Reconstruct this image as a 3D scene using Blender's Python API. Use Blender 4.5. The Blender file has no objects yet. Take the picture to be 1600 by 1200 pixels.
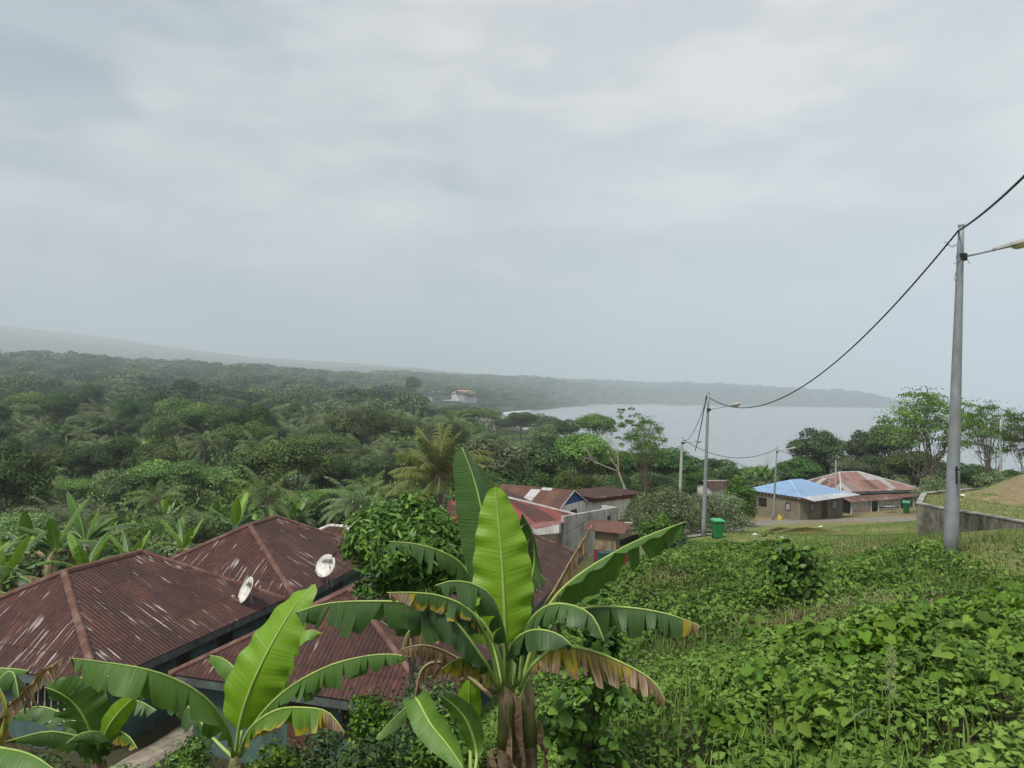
import bpy, math, random
import numpy as np
from mathutils import Vector, Matrix, noise as mnoise

# ------------------------------------------------------------------ camera
SC = bpy.context.scene
COL = SC.collection
F = 1110.0                       # focal length in pixels of a 1600 px wide frame
CAM = np.array([0.0, 0.0, 22.0])
PITCH = math.atan(22 / F)
ROLL = math.radians(0.8)
fw = np.array([0, math.cos(PITCH), math.sin(PITCH)])
rt0 = np.array([1.0, 0, 0]); up0 = np.cross(rt0, fw)
rt = rt0 * math.cos(ROLL) + up0 * math.sin(ROLL)
up = up0 * math.cos(ROLL) - rt0 * math.sin(ROLL)
cd = bpy.data.cameras.new('camera'); co = bpy.data.objects.new('camera', cd); COL.objects.link(co)
cd.sensor_width = 36; cd.lens = 36 * F / 1600; cd.clip_start = 0.1; cd.clip_end = 40000
m = Matrix(((rt[0], up[0], -fw[0], CAM[0]), (rt[1], up[1], -fw[1], CAM[1]), (rt[2], up[2], -fw[2], CAM[2]), (0, 0, 0, 1)))
co.matrix_world = m
SC.camera = co
SC.view_settings.view_transform = 'Standard'; SC.view_settings.look = 'None'
SC.view_settings.exposure = 1.35; SC.view_settings.gamma = 1
SC.cycles.volume_bounces = 1; SC.cycles.max_bounces = 6; SC.cycles.transparent_max_bounces = 6
SC.cycles.diffuse_bounces = 3; SC.cycles.glossy_bounces = 2; SC.cycles.transmission_bounces = 3
SC.cycles.sample_clamp_indirect = 4

# ------------------------------------------------------------------ sky and sun
SUN_EL, SUN_ROT = math.radians(58), math.radians(-62)
world = bpy.data.worlds.new('World'); SC.world = world; world.use_nodes = True
nt = world.node_tree; nt.nodes.clear()
def N(t, typ, **kw):
    n = t.nodes.new(typ)
    for k, v in kw.items(): setattr(n, k, v)
    return n
wo = N(nt, 'ShaderNodeOutputWorld'); bg = N(nt, 'ShaderNodeBackground')
sky = N(nt, 'ShaderNodeTexSky', sky_type='NISHITA', sun_disc=False); sky.sun_elevation = SUN_EL; sky.sun_rotation = SUN_ROT
tc = N(nt, 'ShaderNodeTexCoord'); sep = N(nt, 'ShaderNodeSeparateXYZ'); nt.links.new(tc.outputs['Generated'], sep.inputs[0])
mp = N(nt, 'ShaderNodeMapping'); mp.inputs['Scale'].default_value = (1.0, 1.0, 2.6); mp.inputs['Location'].default_value = (0.35, 0.2, 0.12)
nt.links.new(tc.outputs['Generated'], mp.inputs[0])
n1 = N(nt, 'ShaderNodeTexNoise'); n1.inputs['Scale'].default_value = 2.3; n1.inputs['Detail'].default_value = 7; n1.inputs['Roughness'].default_value = 0.5; n1.inputs['Distortion'].default_value = 0.35
nt.links.new(mp.outputs[0], n1.inputs['Vector'])
r1 = N(nt, 'ShaderNodeValToRGB'); r1.color_ramp.interpolation = 'EASE'
r1.color_ramp.elements[0].position = 0.34; r1.color_ramp.elements[0].color = (0.150, 0.168, 0.188, 1)
r1.color_ramp.elements[1].position = 0.60; r1.color_ramp.elements[1].color = (0.290, 0.288, 0.284, 1)
e = r1.color_ramp.elements.new(0.47); e.color = (0.246, 0.250, 0.252, 1)
az_ = N(nt, 'ShaderNodeMath', operation='MULTIPLY_ADD'); az_.inputs[1].default_value = 0.14; az_.inputs[2].default_value = 0.06      # the cover is thinner and bluer towards the left
nt.links.new(sep.outputs['X'], az_.inputs[0]); ad_ = N(nt, 'ShaderNodeMath', operation='ADD'); nt.links.new(n1.outputs['Fac'], ad_.inputs[0]); nt.links.new(az_.outputs[0], ad_.inputs[1])
dt = N(nt, 'ShaderNodeVectorMath', operation='DISTANCE'); nt.links.new(tc.outputs['Generated'], dt.inputs[0]); dt.inputs[1].default_value = (-0.50, 0.76, 0.40)
ds = N(nt, 'ShaderNodeMath', operation='MULTIPLY_ADD'); nt.links.new(dt.outputs['Value'], ds.inputs[0]); ds.inputs[1].default_value = 0.62; ds.inputs[2].default_value = -0.16; dm = N(nt, 'ShaderNodeMath', operation='MINIMUM'); nt.links.new(ds.outputs[0], dm.inputs[0]); dm.inputs[1].default_value = 0.0
a2_ = N(nt, 'ShaderNodeMath', operation='ADD'); nt.links.new(ad_.outputs[0], a2_.inputs[0]); nt.links.new(dm.outputs[0], a2_.inputs[1]); nt.links.new(a2_.outputs[0], r1.inputs[0])
# thicker blue-grey air low over the horizon
r2 = N(nt, 'ShaderNodeValToRGB'); r2.color_ramp.interpolation = 'EASE'
r2.color_ramp.elements[0].position = 0.02; r2.color_ramp.elements[0].color = (1, 1, 1, 1)
r2.color_ramp.elements[1].position = 0.26; r2.color_ramp.elements[1].color = (0, 0, 0, 1)
nt.links.new(sep.outputs['Z'], r2.inputs[0])
mx = N(nt, 'ShaderNodeMixRGB'); mx.inputs[2].default_value = (0.185, 0.208, 0.232, 1)
mf = N(nt, 'ShaderNodeMath', operation='MULTIPLY'); mf.inputs[1].default_value = 0.8
nt.links.new(r2.outputs[0], mf.inputs[0]); nt.links.new(mf.outputs[0], mx.inputs[0]); nt.links.new(r1.outputs[0], mx.inputs[1])
sk = N(nt, 'ShaderNodeMixRGB', blend_type='MIX'); sk.inputs[0].default_value = 0.97
sm = N(nt, 'ShaderNodeMixRGB', blend_type='MULTIPLY'); sm.inputs[0].default_value = 1; sm.inputs[2].default_value = (0.1, 0.1, 0.1, 1)
nt.links.new(sky.outputs[0], sm.inputs[1]); nt.links.new(sm.outputs[0], sk.inputs[1]); nt.links.new(mx.outputs[0], sk.inputs[2])
# soft low cloud banks lying in bands
m2 = N(nt, 'ShaderNodeMapping'); m2.inputs['Scale'].default_value = (1.0, 1.0, 3.4); m2.inputs['Location'].default_value = (1.3, .4, .55); nt.links.new(tc.outputs['Generated'], m2.inputs[0])
n2 = N(nt, 'ShaderNodeTexNoise'); n2.inputs['Scale'].default_value = 4.2; n2.inputs['Detail'].default_value = 9; n2.inputs['Roughness'].default_value = 0.56; n2.inputs['Distortion'].default_value = 0.15; nt.links.new(m2.outputs[0], n2.inputs['Vector'])
r3 = N(nt, 'ShaderNodeValToRGB'); r3.color_ramp.interpolation = 'EASE'; r3.color_ramp.elements[0].position = 0.36; r3.color_ramp.elements[0].color = (0.83, 0.85, 0.885, 1); r3.color_ramp.elements[1].position = 0.66; r3.color_ramp.elements[1].color = (1.15, 1.135, 1.12, 1)
nt.links.new(n2.outputs['Fac'], r3.inputs[0]); bm2 = N(nt, 'ShaderNodeMixRGB', blend_type='MULTIPLY'); bm2.inputs[0].default_value = 1.0; nt.links.new(sk.outputs[0], bm2.inputs[1]); nt.links.new(r3.outputs[0], bm2.inputs[2])
nt.links.new(bm2.outputs[0], bg.inputs[0]); bg.inputs[1].default_value = 1.0; nt.links.new(bg.outputs[0], wo.inputs[0])

sl = bpy.data.lights.new('sun', 'SUN'); sl.energy = 1.5; sl.angle = math.radians(11); sl.color = (1.0, 0.97, 0.91)
so = bpy.data.objects.new('sun', sl); COL.objects.link(so)
# light comes from the upper left behind the viewer
sd = Vector((-0.45, -0.55, 1.15)).normalized()
so.rotation_euler = sd.to_track_quat('Z', 'Y').to_euler()
sky.sun_elevation = math.asin(sd.z); sky.sun_rotation = math.atan2(sd.x, sd.y)

# ------------------------------------------------------------------ geometry helpers
def ray(px, py):
    d = fw + (px - 800) / F * rt - (py - 600) / F * up
    return d / d[1]
def P(px, py, d):                 # the point that lies d metres ahead in that direction
    return CAM + ray(px, py) * d
def Pz(px, py, z):                # ... at absolute height z
    r = ray(px, py); return CAM + r * ((z - CAM[2]) / r[2])
def V3(a): return Vector((float(a[0]), float(a[1]), float(a[2])))
def nrm(a): return a / (np.linalg.norm(a, axis=-1, keepdims=True) + 1e-9)

def tag(o, label=None, cat=None, group=None, kind=None):
    if label: o['label'] = label
    if cat: o['category'] = cat
    if group: o['group'] = group
    if kind: o['kind'] = kind
    return o
def empty(name, loc, rz=0.0):
    o = bpy.data.objects.new(name, None); COL.objects.link(o)
    o.location = V3(loc); o.rotation_euler = (0, 0, rz); o.empty_display_size = 0.2
    return o
def link(name, me, parent=None, loc=None, rz=0.0):
    o = bpy.data.objects.new(name, me); COL.objects.link(o)
    if parent: o.parent = parent
    if loc is not None: o.location = V3(loc)
    if rz: o.rotation_euler = (0, 0, rz)
    return o
def copy_tree(o, parent=None):
    kids = [c for c in bpy.data.objects if c.parent == o] if o not in KIDS else KIDS[o]
    c = o.copy(); COL.objects.link(c); c.parent = parent
    for ch in kids: copy_tree(ch, c)
    return c
KIDS = {}
def remember(o):
    ks = [c for c in bpy.data.objects if c.parent == o]; KIDS[o] = ks
    for k in ks: remember(k)

def np_mesh(name, V, Fc, mat, attrs=None, uv=None, smooth=False):
    V = np.asarray(V, dtype=np.float32); Fc = np.asarray(Fc, dtype=np.int32)
    me = bpy.data.meshes.new(name); n, k = Fc.shape
    me.vertices.add(len(V)); me.vertices.foreach_set('co', V.ravel())
    me.loops.add(n * k); me.loops.foreach_set('vertex_index', Fc.ravel())
    me.polygons.add(n); me.polygons.foreach_set('loop_start', np.arange(0, n * k, k, dtype=np.int32))
    if smooth: me.polygons.foreach_set('use_smooth', np.ones(n, dtype=bool))
    me.update(calc_edges=True)
    for key, a in (attrs or {}).items():
        at = me.attributes.new(key, 'FLOAT', 'POINT'); at.data.foreach_set('value', np.asarray(a, dtype=np.float32))
    if uv is not None:
        ul = me.uv_layers.new(name='UVMap'); ul.data.foreach_set('uv', np.asarray(uv, dtype=np.float32)[Fc.ravel()].ravel())
    me.materials.append(mat)
    return me

class MB:
    def __init__(s): s.v = []; s.f = []; s.uv = []
    def add(s, vs, fs):
        b = len(s.v); s.v += [tuple(map(float, v)) for v in vs]; s.f += [tuple(b + i for i in f) for f in fs]; return s
    def box(s, x0, x1, y0, y1, z0, z1):
        return s.add([(x0, y0, z0), (x1, y0, z0), (x1, y1, z0), (x0, y1, z0), (x0, y0, z1), (x1, y0, z1), (x1, y1, z1), (x0, y1, z1)],
                     [(0, 3, 2, 1), (4, 5, 6, 7), (0, 1, 5, 4), (1, 2, 6, 5), (2, 3, 7, 6), (3, 0, 4, 7)])
    def beam(s, a, b, w, h, upv=(0, 0, 1)):
        a = np.array(a, float); b = np.array(b, float); t = nrm(b - a); u = np.array(upv, float)
        sd_ = nrm(np.cross(t, u)); u = np.cross(sd_, t)
        vs = []
        for q in (a, b):
            for i, j in ((-1, -1), (1, -1), (1, 1), (-1, 1)): vs.append(q + sd_ * i * w / 2 + u * j * h / 2)
        return s.add(vs, [(0, 1, 2, 3), (7, 6, 5, 4), (0, 4, 5, 1), (1, 5, 6, 2), (2, 6, 7, 3), (3, 7, 4, 0)])
    def tube(s, pts, rad, n=8, cap=True):
        pts = [np.array(p, float) for p in pts]
        if not hasattr(rad, '__len__'): rad = [rad] * len(pts)
        vs = []; fs = []; ref = None
        for i, p in enumerate(pts):
            t = nrm(pts[min(i + 1, len(pts) - 1)] - pts[max(i - 1, 0)])
            if ref is None: ref = np.array([1.0, 0, 0]) if abs(t[0]) < .8 else np.array([0, 1.0, 0])
            a = nrm(ref - t * np.dot(ref, t)); ref = a; b = np.cross(t, a)
            for k in range(n):
                q = 2 * math.pi * k / n; vs.append(p + (a * math.cos(q) + b * math.sin(q)) * rad[i])
        for i in range(len(pts) - 1):
            for k in range(n):
                k2 = (k + 1) % n; fs.append((i * n + k, i * n + k2, (i + 1) * n + k2, (i + 1) * n + k))
        if cap: fs += [tuple(range(n - 1, -1, -1)), tuple(range((len(pts) - 1) * n, len(pts) * n))]
        return s.add(vs, fs)
    def mesh(s, name, mat, smooth=False):
        me = bpy.data.meshes.new(name); me.from_pydata(s.v, [], s.f)
        if smooth: me.polygons.foreach_set('use_smooth', [True] * len(me.polygons))
        me.materials.append(mat); me.update(); return me
    def build(s, name, mat, parent=None, smooth=False, loc=None, bevel=0):
        o = link(name, s.mesh(name, mat, smooth), parent, loc)
        if bevel:
            b = o.modifiers.new('bevel', 'BEVEL'); b.width = bevel; b.segments = 2
        return o

# value noise in numpy
def vnoise(x, y, seed=0):
    xi = np.floor(x).astype(np.int64); yi = np.floor(y).astype(np.int64); fx = x - xi; fy = y - yi
    def h(a, b):
        q = (a * 374761393 + b * 668265263 + seed * 974711) & 0x7fffffff
        q = ((q ^ (q >> 13)) * 1274126177) & 0x7fffffff
        return ((q ^ (q >> 16)) & 0xffff) / 65535.0
    fx = fx * fx * (3 - 2 * fx); fy = fy * fy * (3 - 2 * fy)
    return (h(xi, yi) * (1 - fx) + h(xi + 1, yi) * fx) * (1 - fy) + (h(xi, yi + 1) * (1 - fx) + h(xi + 1, yi + 1) * fx) * fy
def fbm(x, y, seed=0, o=3):
    s = 0; a = 1; t = 0
    for i in range(o): s = s + a * vnoise(x * 2 ** i, y * 2 ** i, seed + i); t += a; a *= .5
    return s / t

# ------------------------------------------------------------------ terrain heights
ctrl = [P(1485, 868, 19.5), P(1433, 839, 37), P(1600, 843, 29), P(1099, 839, 45), P(1121, 841, 43.5), P(1210, 809, 80), P(1249, 813, 78), P(1313, 807, 83),
        P(1410, 806, 74), P(1300, 817, 70), P(1150, 857, 38), P(1300, 860, 28), P(1000, 885, 31), P(965, 935, 22.5), P(955, 1000, 16.5), P(1000, 1100, 10.8),
        P(1000, 1210, 8), P(1300, 1210, 6), P(1600, 1210, 5), P(1620, 1000, 9), P(1300, 1000, 12.5), P(1600, 900, 17), P(1300, 900, 21), P(1150, 900, 26),
        P(1177, 804, 85), P(1200, 835, 52), P(1350, 838, 47), P(1430, 815, 66)]
ctrl += [np.array([x, y, z + 22]) for x, y, z in (
    (0, 0, -2.2), (0, 7, -5), (0, 3.5, -3.2), (5, 2, -2), (-2.4, 16, -8.8), (-5, 9, -7), (-4, 13, -8.4), (-8, 16.5, -10.4), (-15, 12, -9.8), (-12, 4, -5), (-25, 15, -11),
    (-12, 20.5, -11), (-9, 30, -11.1), (-20, 30, -11.2), (-6, 19, -10.6), (0.5, 24, -10.9), (0, 33, -11.1), (4, 42, -10.8), (-15, 40, -11.3), (7.4, 50, -10.4), (5.8, 44, -10.6),
    (0, 52, -11.5), (-15, 50, -12.4), (-30, 40, -12.8), (-30, 60, -15.5), (-50, 60, -16.5), (-20, 80, -16.5), (0, 80, -14), (15, 70, -12.5), (15, 95, -15.5),
    (30, 100, -14.5), (45, 100, -14), (60, 90, -12.5), (30, 125, -17.5), (70, 130, -17), (-60, 110, -17.2), (-10, 125, -17.2), (38, 60, -9.5), (38, 38, -5.5), (50, 60, -9),
    (100, 60, -8), (70, 30, -5), (40, 10, -2.5), (20, 0, -1.5), (20, 28, -5.1), (100, 120, -15), (-80, 30, -14), (-100, 70, -17), (0, -20, -1), (-30, -15, -6), (40, -20, -1),
    (-120, 140, -17), (160, 140, -17), (150, 0, -6), (-130, -10, -14))]
ctrl = np.array(ctrl)
_c = 3.0
def _phi(d2): return np.sqrt(d2 + _c * _c)
_A = _phi(((ctrl[:, None, :2] - ctrl[None, :, :2]) ** 2).sum(-1)) + np.eye(len(ctrl)) * 0.02
_n = len(ctrl); _M = np.zeros((_n + 1, _n + 1)); _M[:_n, :_n] = _A; _M[:_n, _n] = 1; _M[_n, :_n] = 1
_w = np.linalg.solve(_M, np.append(ctrl[:, 2], 0))
def g_local(x, y):
    out = np.full(x.shape, _w[-1])
    for i in range(_n): out += _w[i] * _phi((x - ctrl[i, 0]) ** 2 + (y - ctrl[i, 1]) ** 2)
    return out
RD = np.array([100, 300, 600, 1000, 1500, 2300, 3200, 4500, 6500, 9000.])
AZ = (np.array([-300, 0, 200, 400, 640, 840, 1000, 1200, 1400, 1900.]) - 800) / F
HT = np.array([[5, 6, 14, 42, 72, 80, 95, 185, 480, 760], [5, 5, 12, 36, 68, 74, 88, 172, 445, 710], [5, 5, 10, 32, 64, 72, 85, 158, 400, 610],
               [5, 5, 8, 28, 60, 74, 84, 148, 340, 450], [5, 4, 6, 10, 32, 84, 100, 150, 290, 340], [5, 4, 4, 4, 5, 50, 100, 128, 170, 190], [5, 4, 4, 4, 4, 30, 30, 118, 135, 140],
               [5, 4, 4, 4, 4, 10, 20, 98, 105, 100], [5, 4, 4, 4, 4, 5, 8, 50, 60, 50], [5, 4, 4, 4, 4, 5, 5, 20, 20, 20]], float)
SEA = np.array([(3000, -40), (400, 150), (200, 185), (100, 205), (60, 225), (44, 300), (6, 520), (-12, 760), (-20, 930), (2, 1150), (63, 1400), (140, 1900), (280, 2394), (687, 3170),
                (1190, 3300), (1711, 3390), (1900, 3450), (2200, 3900), (3300, 6500), (9000, 12500), (25000, 12500), (25000, -40)], float)
def sea_sd(x, y):                # distance to the coast, negative over water
    x = np.asarray(x, float); y = np.asarray(y, float)
    best = np.full(x.shape, 1e9); ins = np.zeros(x.shape, bool)
    for i in range(len(SEA)):
        a = SEA[i]; b = SEA[(i + 1) % len(SEA)]; ab = b - a
        t = np.clip(((x - a[0]) * ab[0] + (y - a[1]) * ab[1]) / (ab ** 2).sum(), 0, 1)
        best = np.minimum(best, np.hypot(x - a[0] - t * ab[0], y - a[1] - t * ab[1]))
        c = (a[1] > y) != (b[1] > y)
        ins ^= c & (x < ab[0] * (y - a[1]) / (ab[1] if ab[1] else 1e-9) + a[0])
    return np.where(ins, -best, best)
def G(x, y):
    x = np.asarray(x, float); y = np.asarray(y, float); sh = x.shape; x = x.ravel(); y = y.ravel()
    r = np.hypot(x, y); az = x / np.maximum(y, r * .15 + 1e-6)
    fa = np.interp(az, AZ, np.arange(len(AZ))); fr = np.interp(r, RD, np.arange(len(RD)))
    i = np.minimum(fa.astype(int), len(AZ) - 2); j = np.minimum(fr.astype(int), len(RD) - 2); u = fa - i; v = fr - j
    far = (HT[i, j] * (1 - u) + HT[i + 1, j] * u) * (1 - v) + (HT[i, j + 1] * (1 - u) + HT[i + 1, j + 1] * u) * v
    far = far + (fbm(x / 260, y / 260, 7) - .5) * np.clip((r - 500) / 1500, 0, 1) * 30
    w = np.clip((r - 115) / 60, 0, 1); w = w * w * (3 - 2 * w)
    loc = np.where(w < 1, g_local(x, y), 0)
    h = loc * (1 - w) + far * w
    s = sea_sd(x, y)
    h = np.where(s > 0, np.minimum(h, s * 0.08 + np.maximum(s - 30, 0) * .25), np.maximum(s * .05, -3))
    return h.reshape(sh)
def g1(x, y): return float(G(np.array([x]), np.array([y]))[0])
def Gr(px, py, d0=3.0, d1=400):  # where the line of sight meets the ground
    r = ray(px, py); ds = np.geomspace(d0, d1, 900); q = CAM + ds[:, None] * r
    below = np.nonzero(q[:, 2] < G(q[:, 0], q[:, 1]))[0]
    k = below[0] if len(below) else len(ds) - 1
    return q[k]
# ------------------------------------------------------------------ materials
def new_mat(name):
    mt = bpy.data.materials.new(name); mt.use_nodes = True; t = mt.node_tree; t.nodes.clear()
    return mt, t, N(t, 'ShaderNodeOutputMaterial')
def ramp(t, src, stops, interp='LINEAR'):
    r = N(t, 'ShaderNodeValToRGB'); r.color_ramp.interpolation = interp; els = r.color_ramp.elements
    while len(els) < len(stops): els.new(0.5)
    for el, (p, c) in zip(els, stops): el.position = p; el.color = (*c, 1) if len(c) == 3 else c
    t.links.new(src, r.inputs[0]); return r.outputs[0]
def gray(v): return (v, v, v)
def mixc(t, fac, a, b, mode='MIX'):
    x = N(t, 'ShaderNodeMixRGB', blend_type=mode)
    for i, s in ((0, fac), (1, a), (2, b)):
        if hasattr(s, 'links'): t.links.new(s, x.inputs[i])
        elif i == 0: x.inputs[0].default_value = s
        else: x.inputs[i].default_value = (*s, 1)
    return x.outputs[0]
def math_(t, op, a, b=None, c=None):
    x = N(t, 'ShaderNodeMath', operation=op)
    for i, s in enumerate((a, b, c)):
        if s is None: continue
        if hasattr(s, 'links'): t.links.new(s, x.inputs[i])
        else: x.inputs[i].default_value = s
    return x.outputs[0]
def noise_(t, scale, detail=4, rough=.55, vec=None, coord='Object', sc=None, dist=0.0):
    if vec is None:
        vec = N(t, 'ShaderNodeTexCoord').outputs[coord]
    if sc:
        q = N(t, 'ShaderNodeMapping'); q.inputs['Scale'].default_value = sc; t.links.new(vec, q.inputs[0]); vec = q.outputs[0]
    x = N(t, 'ShaderNodeTexNoise'); x.inputs['Scale'].default_value = scale; x.inputs['Detail'].default_value = detail
    x.inputs['Roughness'].default_value = rough; x.inputs['Distortion'].default_value = dist; t.links.new(vec, x.inputs['Vector']); return x.outputs['Fac']
def bsdf(t, out, col, rough=.8, metal=0.0, bump=None, bd=.02, spec=.5, trans=None):
    b = N(t, 'ShaderNodeBsdfPrincipled')
    if hasattr(col, 'links'): t.links.new(col, b.inputs['Base Color'])
    else: b.inputs['Base Color'].default_value = (*col, 1)
    if hasattr(rough, 'links'): t.links.new(rough, b.inputs['Roughness'])
    else: b.inputs['Roughness'].default_value = rough
    b.inputs['Metallic'].default_value = metal; b.inputs['Specular IOR Level'].default_value = spec
    if bump is not None:
        bp = N(t, 'ShaderNodeBump'); bp.inputs['Distance'].default_value = bd; t.links.new(bump, bp.inputs['Height']); t.links.new(bp.outputs[0], b.inputs['Normal'])
    sh = b.outputs[0]
    if trans:
        tr = N(t, 'ShaderNodeBsdfTranslucent'); t.links.new(trans[1], tr.inputs[0]); ms = N(t, 'ShaderNodeMixShader'); ms.inputs[0].default_value = trans[0]
        t.links.new(sh, ms.inputs[1]); t.links.new(tr.outputs[0], ms.inputs[2]); sh = ms.outputs[0]
    t.links.new(sh, out.inputs[0])
def simple(name, c1, c2=None, scale=3, rough=.8, metal=0., bd=.004, spec=.4, detail=5, bscale=None, dirt=None):
    mt, t, o = new_mat(name); c2 = c2 or tuple(x * .7 for x in c1)
    n = noise_(t, scale, detail); col = ramp(t, n, [(.3, c2), (.7, c1)])
    if dirt:
        col = mixc(t, ramp(t, noise_(t, dirt[1], 6, .65, sc=(1, 1, .35)), [(.45, gray(0)), (.68, gray(1))]), col, dirt[0])
    bsdf(t, o, col, rough, metal, noise_(t, bscale or scale * 8, 4), bd, spec); return mt

def leaf_mat(name, dark, mid, light, trans=.22, rough=.6, vary=.35, spec=.18):
    """foliage: colour differs leaf by leaf (attribute rnd), clump by clump and from plant to plant"""
    if name in ('leaf_broad', 'leaf_deep', 'leaf_grey', 'leaf_palm', 'leaf_far'): dark, mid, light = [tuple(c_ * (1.2 if name == 'leaf_far' else 1.6) for c_ in q_) for q_ in (dark, mid, light)]
    mt, t, o = new_mat(name)
    a = N(t, 'ShaderNodeAttribute'); a.attribute_name = 'rnd'
    col = ramp(t, a.outputs['Fac'], [(0.0, dark), (.5, mid), (1.0, light)])
    oi = N(t, 'ShaderNodeObjectInfo')
    hs = N(t, 'ShaderNodeHueSaturation')
    t.links.new(math_(t, 'MULTIPLY_ADD', oi.outputs['Random'], .035 if vary > .15 else .012, 0.4825 if vary > .15 else .494), hs.inputs['Hue'])
    t.links.new(math_(t, 'MULTIPLY_ADD', oi.outputs['Random'], vary * 1.6, 1 - vary * .8), hs.inputs['Value'])
    r2_ = math_(t, 'FRACT', math_(t, 'MULTIPLY', oi.outputs['Random'], 7.3))
    t.links.new(math_(t, 'MULTIPLY_ADD', r2_, .3 if vary > .15 else .1, .78 if vary > .15 else 1.0), hs.inputs['Saturation'])
    t.links.new(col, hs.inputs['Color'])
    c = hs.outputs[0]
    tcol = mixc(t, .5, c, (.16, .26, .02), 'ADD') if trans > .3 else c
    bsdf(t, o, c, rough, 0, None, 0, spec, (trans, tcol)); return mt

M = {}
M['leaf_broad'] = leaf_mat('leaf_broad', (.024, .048, .014), (.060, .104, .024), (.14, .20, .048), vary=.65)
M['leaf_deep'] = leaf_mat('leaf_deep', (.014, .034, .012), (.034, .068, .018), (.078, .13, .03), vary=.3)
M['leaf_grey'] = leaf_mat('leaf_grey', (.040, .062, .026), (.085, .118, .045), (.17, .21, .095), vary=.25)
M['leaf_fresh'] = leaf_mat('leaf_fresh', (.030, .062, .012), (.075, .135, .024), (.17, .25, .05), vary=.14)
M['leaf_palm'] = leaf_mat('leaf_palm', (.045, .072, .022), (.09, .135, .038), (.19, .23, .095), vary=.3)
M['leaf_coconut'] = leaf_mat('leaf_coconut', (.065, .090, .022), (.12, .155, .038), (.23, .26, .09), vary=.1)
M['leaf_far'] = leaf_mat('leaf_far', (.016, .032, .013), (.048, .082, .024), (.12, .16, .055))
M['leaf_mango'] = leaf_mat('leaf_mango', (.024, .062, .010), (.074, .160, .024), (.19, .33, .055), vary=.1, rough=.42, spec=.30)
M['leaf_slope'] = leaf_mat('leaf_slope', (.028, .062, .010), (.102, .182, .032), (.22, .33, .068), vary=0)
M['leaf_slope_fresh'] = leaf_mat('leaf_slope_fresh', (.05, .11, .018), (.11, .20, .03), (.21, .32, .06), vary=.1, trans=.28)
M['grass'] = leaf_mat('grass', (.06, .11, .025), (.115, .185, .04), (.21, .27, .08), vary=0)
M['dry_grass'] = leaf_mat('dry_grass', (.14, .12, .06), (.24, .21, .11), (.36, .32, .18), vary=0)
M['bark'] = simple('bark', (.20, .17, .13), (.09, .075, .055), 6, .9, bd=.02)
M['bark_pale'] = simple('bark_pale', (.42, .39, .34), (.24, .21, .17), 5, .9, bd=.01)
M['soil'] = simple('soil', (.10, .075, .05), (.045, .035, .022), 2, .95, bd=.03)

# concrete, plaster, wood, metal
M['concrete'] = simple('concrete', (.36, .35, .32), (.23, .22, .20), 1.7, .9, bd=.006, dirt=((.07, .07, .065), 1.1))
M['block_wall'] = simple('block_wall', (.50, .50, .48), (.34, .34, .33), 1.2, .95, bd=.01, dirt=((.16, .16, .15), 1.6))
M['wall_old'] = simple('wall_old', (.30, .275, .215), (.11, .10, .08), 3.2, .95, bd=.02, dirt=((.028, .027, .024), .8))
M['render_brown'] = simple('render_brown', (.26, .225, .165), (.19, .165, .12), 1.0, .95, bd=.004, dirt=((.15, .125, .09), .8))
M['white_wall'] = simple('white_wall', (.80, .79, .76), (.66, .65, .62), 1.2, .85, dirt=((.45, .42, .37), 1.0))
M['cream_wall'] = simple('cream_wall', (.62, .50, .33), (.52, .42, .28), 1.0, .85)
M['teal_wall'] = simple('teal_wall', (.085, .155, .14), (.06, .115, .105), 1.0, .8, dirt=((.05, .07, .06), 1.1))
M['fascia'] = simple('fascia', (.13, .16, .155), (.085, .105, .10), 2.0, .7, dirt=((.05, .055, .05), 2.0))
M['dark_opening'] = simple('dark_opening', (.02, .018, .016), (.012, .011, .010), 3, .6)
M['blue_paint'] = simple('blue_paint', (.045, .09, .30), (.03, .06, .21), 3, .6)
M['maroon_paint'] = simple('maroon_paint', (.20, .03, .04), (.13, .02, .03), 3, .6)
M['wood'] = simple('wood', (.42, .33, .21), (.26, .20, .13), 4, .85, dirt=((.13, .10, .07), 3.0))
M['dark_wood'] = simple('dark_wood', (.12, .05, .03), (.07, .03, .02), 5, .8)
M['white_paint'] = simple('white_paint', (.78, .77, .75), (.62, .61, .58), 5, .6, dirt=((.35, .32, .28), 4.0))
M['pole'] = simple('pole', (.30, .33, .35), (.21, .235, .25), 3.5, .62, metal=.2, bd=.003, bscale=60, dirt=((.19, .19, .16), 1.8))
M['old_pole'] = simple('old_pole', (.42, .42, .41), (.30, .30, .29), 3, .85)
M['cable'] = simple('cable', (.016, .016, .018), (.010, .010, .011), 20, .6)
M['lamp_shell'] = simple('lamp_shell', (.36, .35, .33), (.22, .21, .20), 12, .7)
M['dish'] = simple('dish', (.72, .71, .66), (.52, .51, .46), 5, .5, dirt=((.33, .32, .27), 4.0))
M['bin_green'] = simple('bin_green', (.020, .21, .055), (.014, .15, .04), 6, .45, bd=.001)
M['bin_lid'] = simple('bin_lid', (.07, .36, .16), (.05, .27, .12), 6, .45, bd=.001)
M['black'] = simple('black', (.02, .02, .02), (.012, .012, .012), 5, .6)
M['yellow'] = simple('yellow', (.62, .55, .06), (.5, .42, .05), 5, .5)
M['red_plastic'] = simple('red_plastic', (.5, .04, .03), (.4, .03, .02), 5, .5)
M['blue_cloth'] = simple('blue_cloth', (.03, .22, .5), (.02, .15, .38), 5, .8)
M['paper'] = simple('paper', (.75, .74, .70), (.5, .49, .45), 9, .8)
M['dry_leaf'] = simple('dry_leaf', (.36, .27, .17), (.15, .10, .06), 14, .9, bd=.01)
M['sheath'] = simple('sheath', (.30, .22, .14), (.12, .085, .05), 9, .9, bd=.012, dirt=((.08, .055, .035), 7))
M['lens'] = simple('lens', (.62, .55, .28), (.5, .43, .2), 8, .25)
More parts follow.
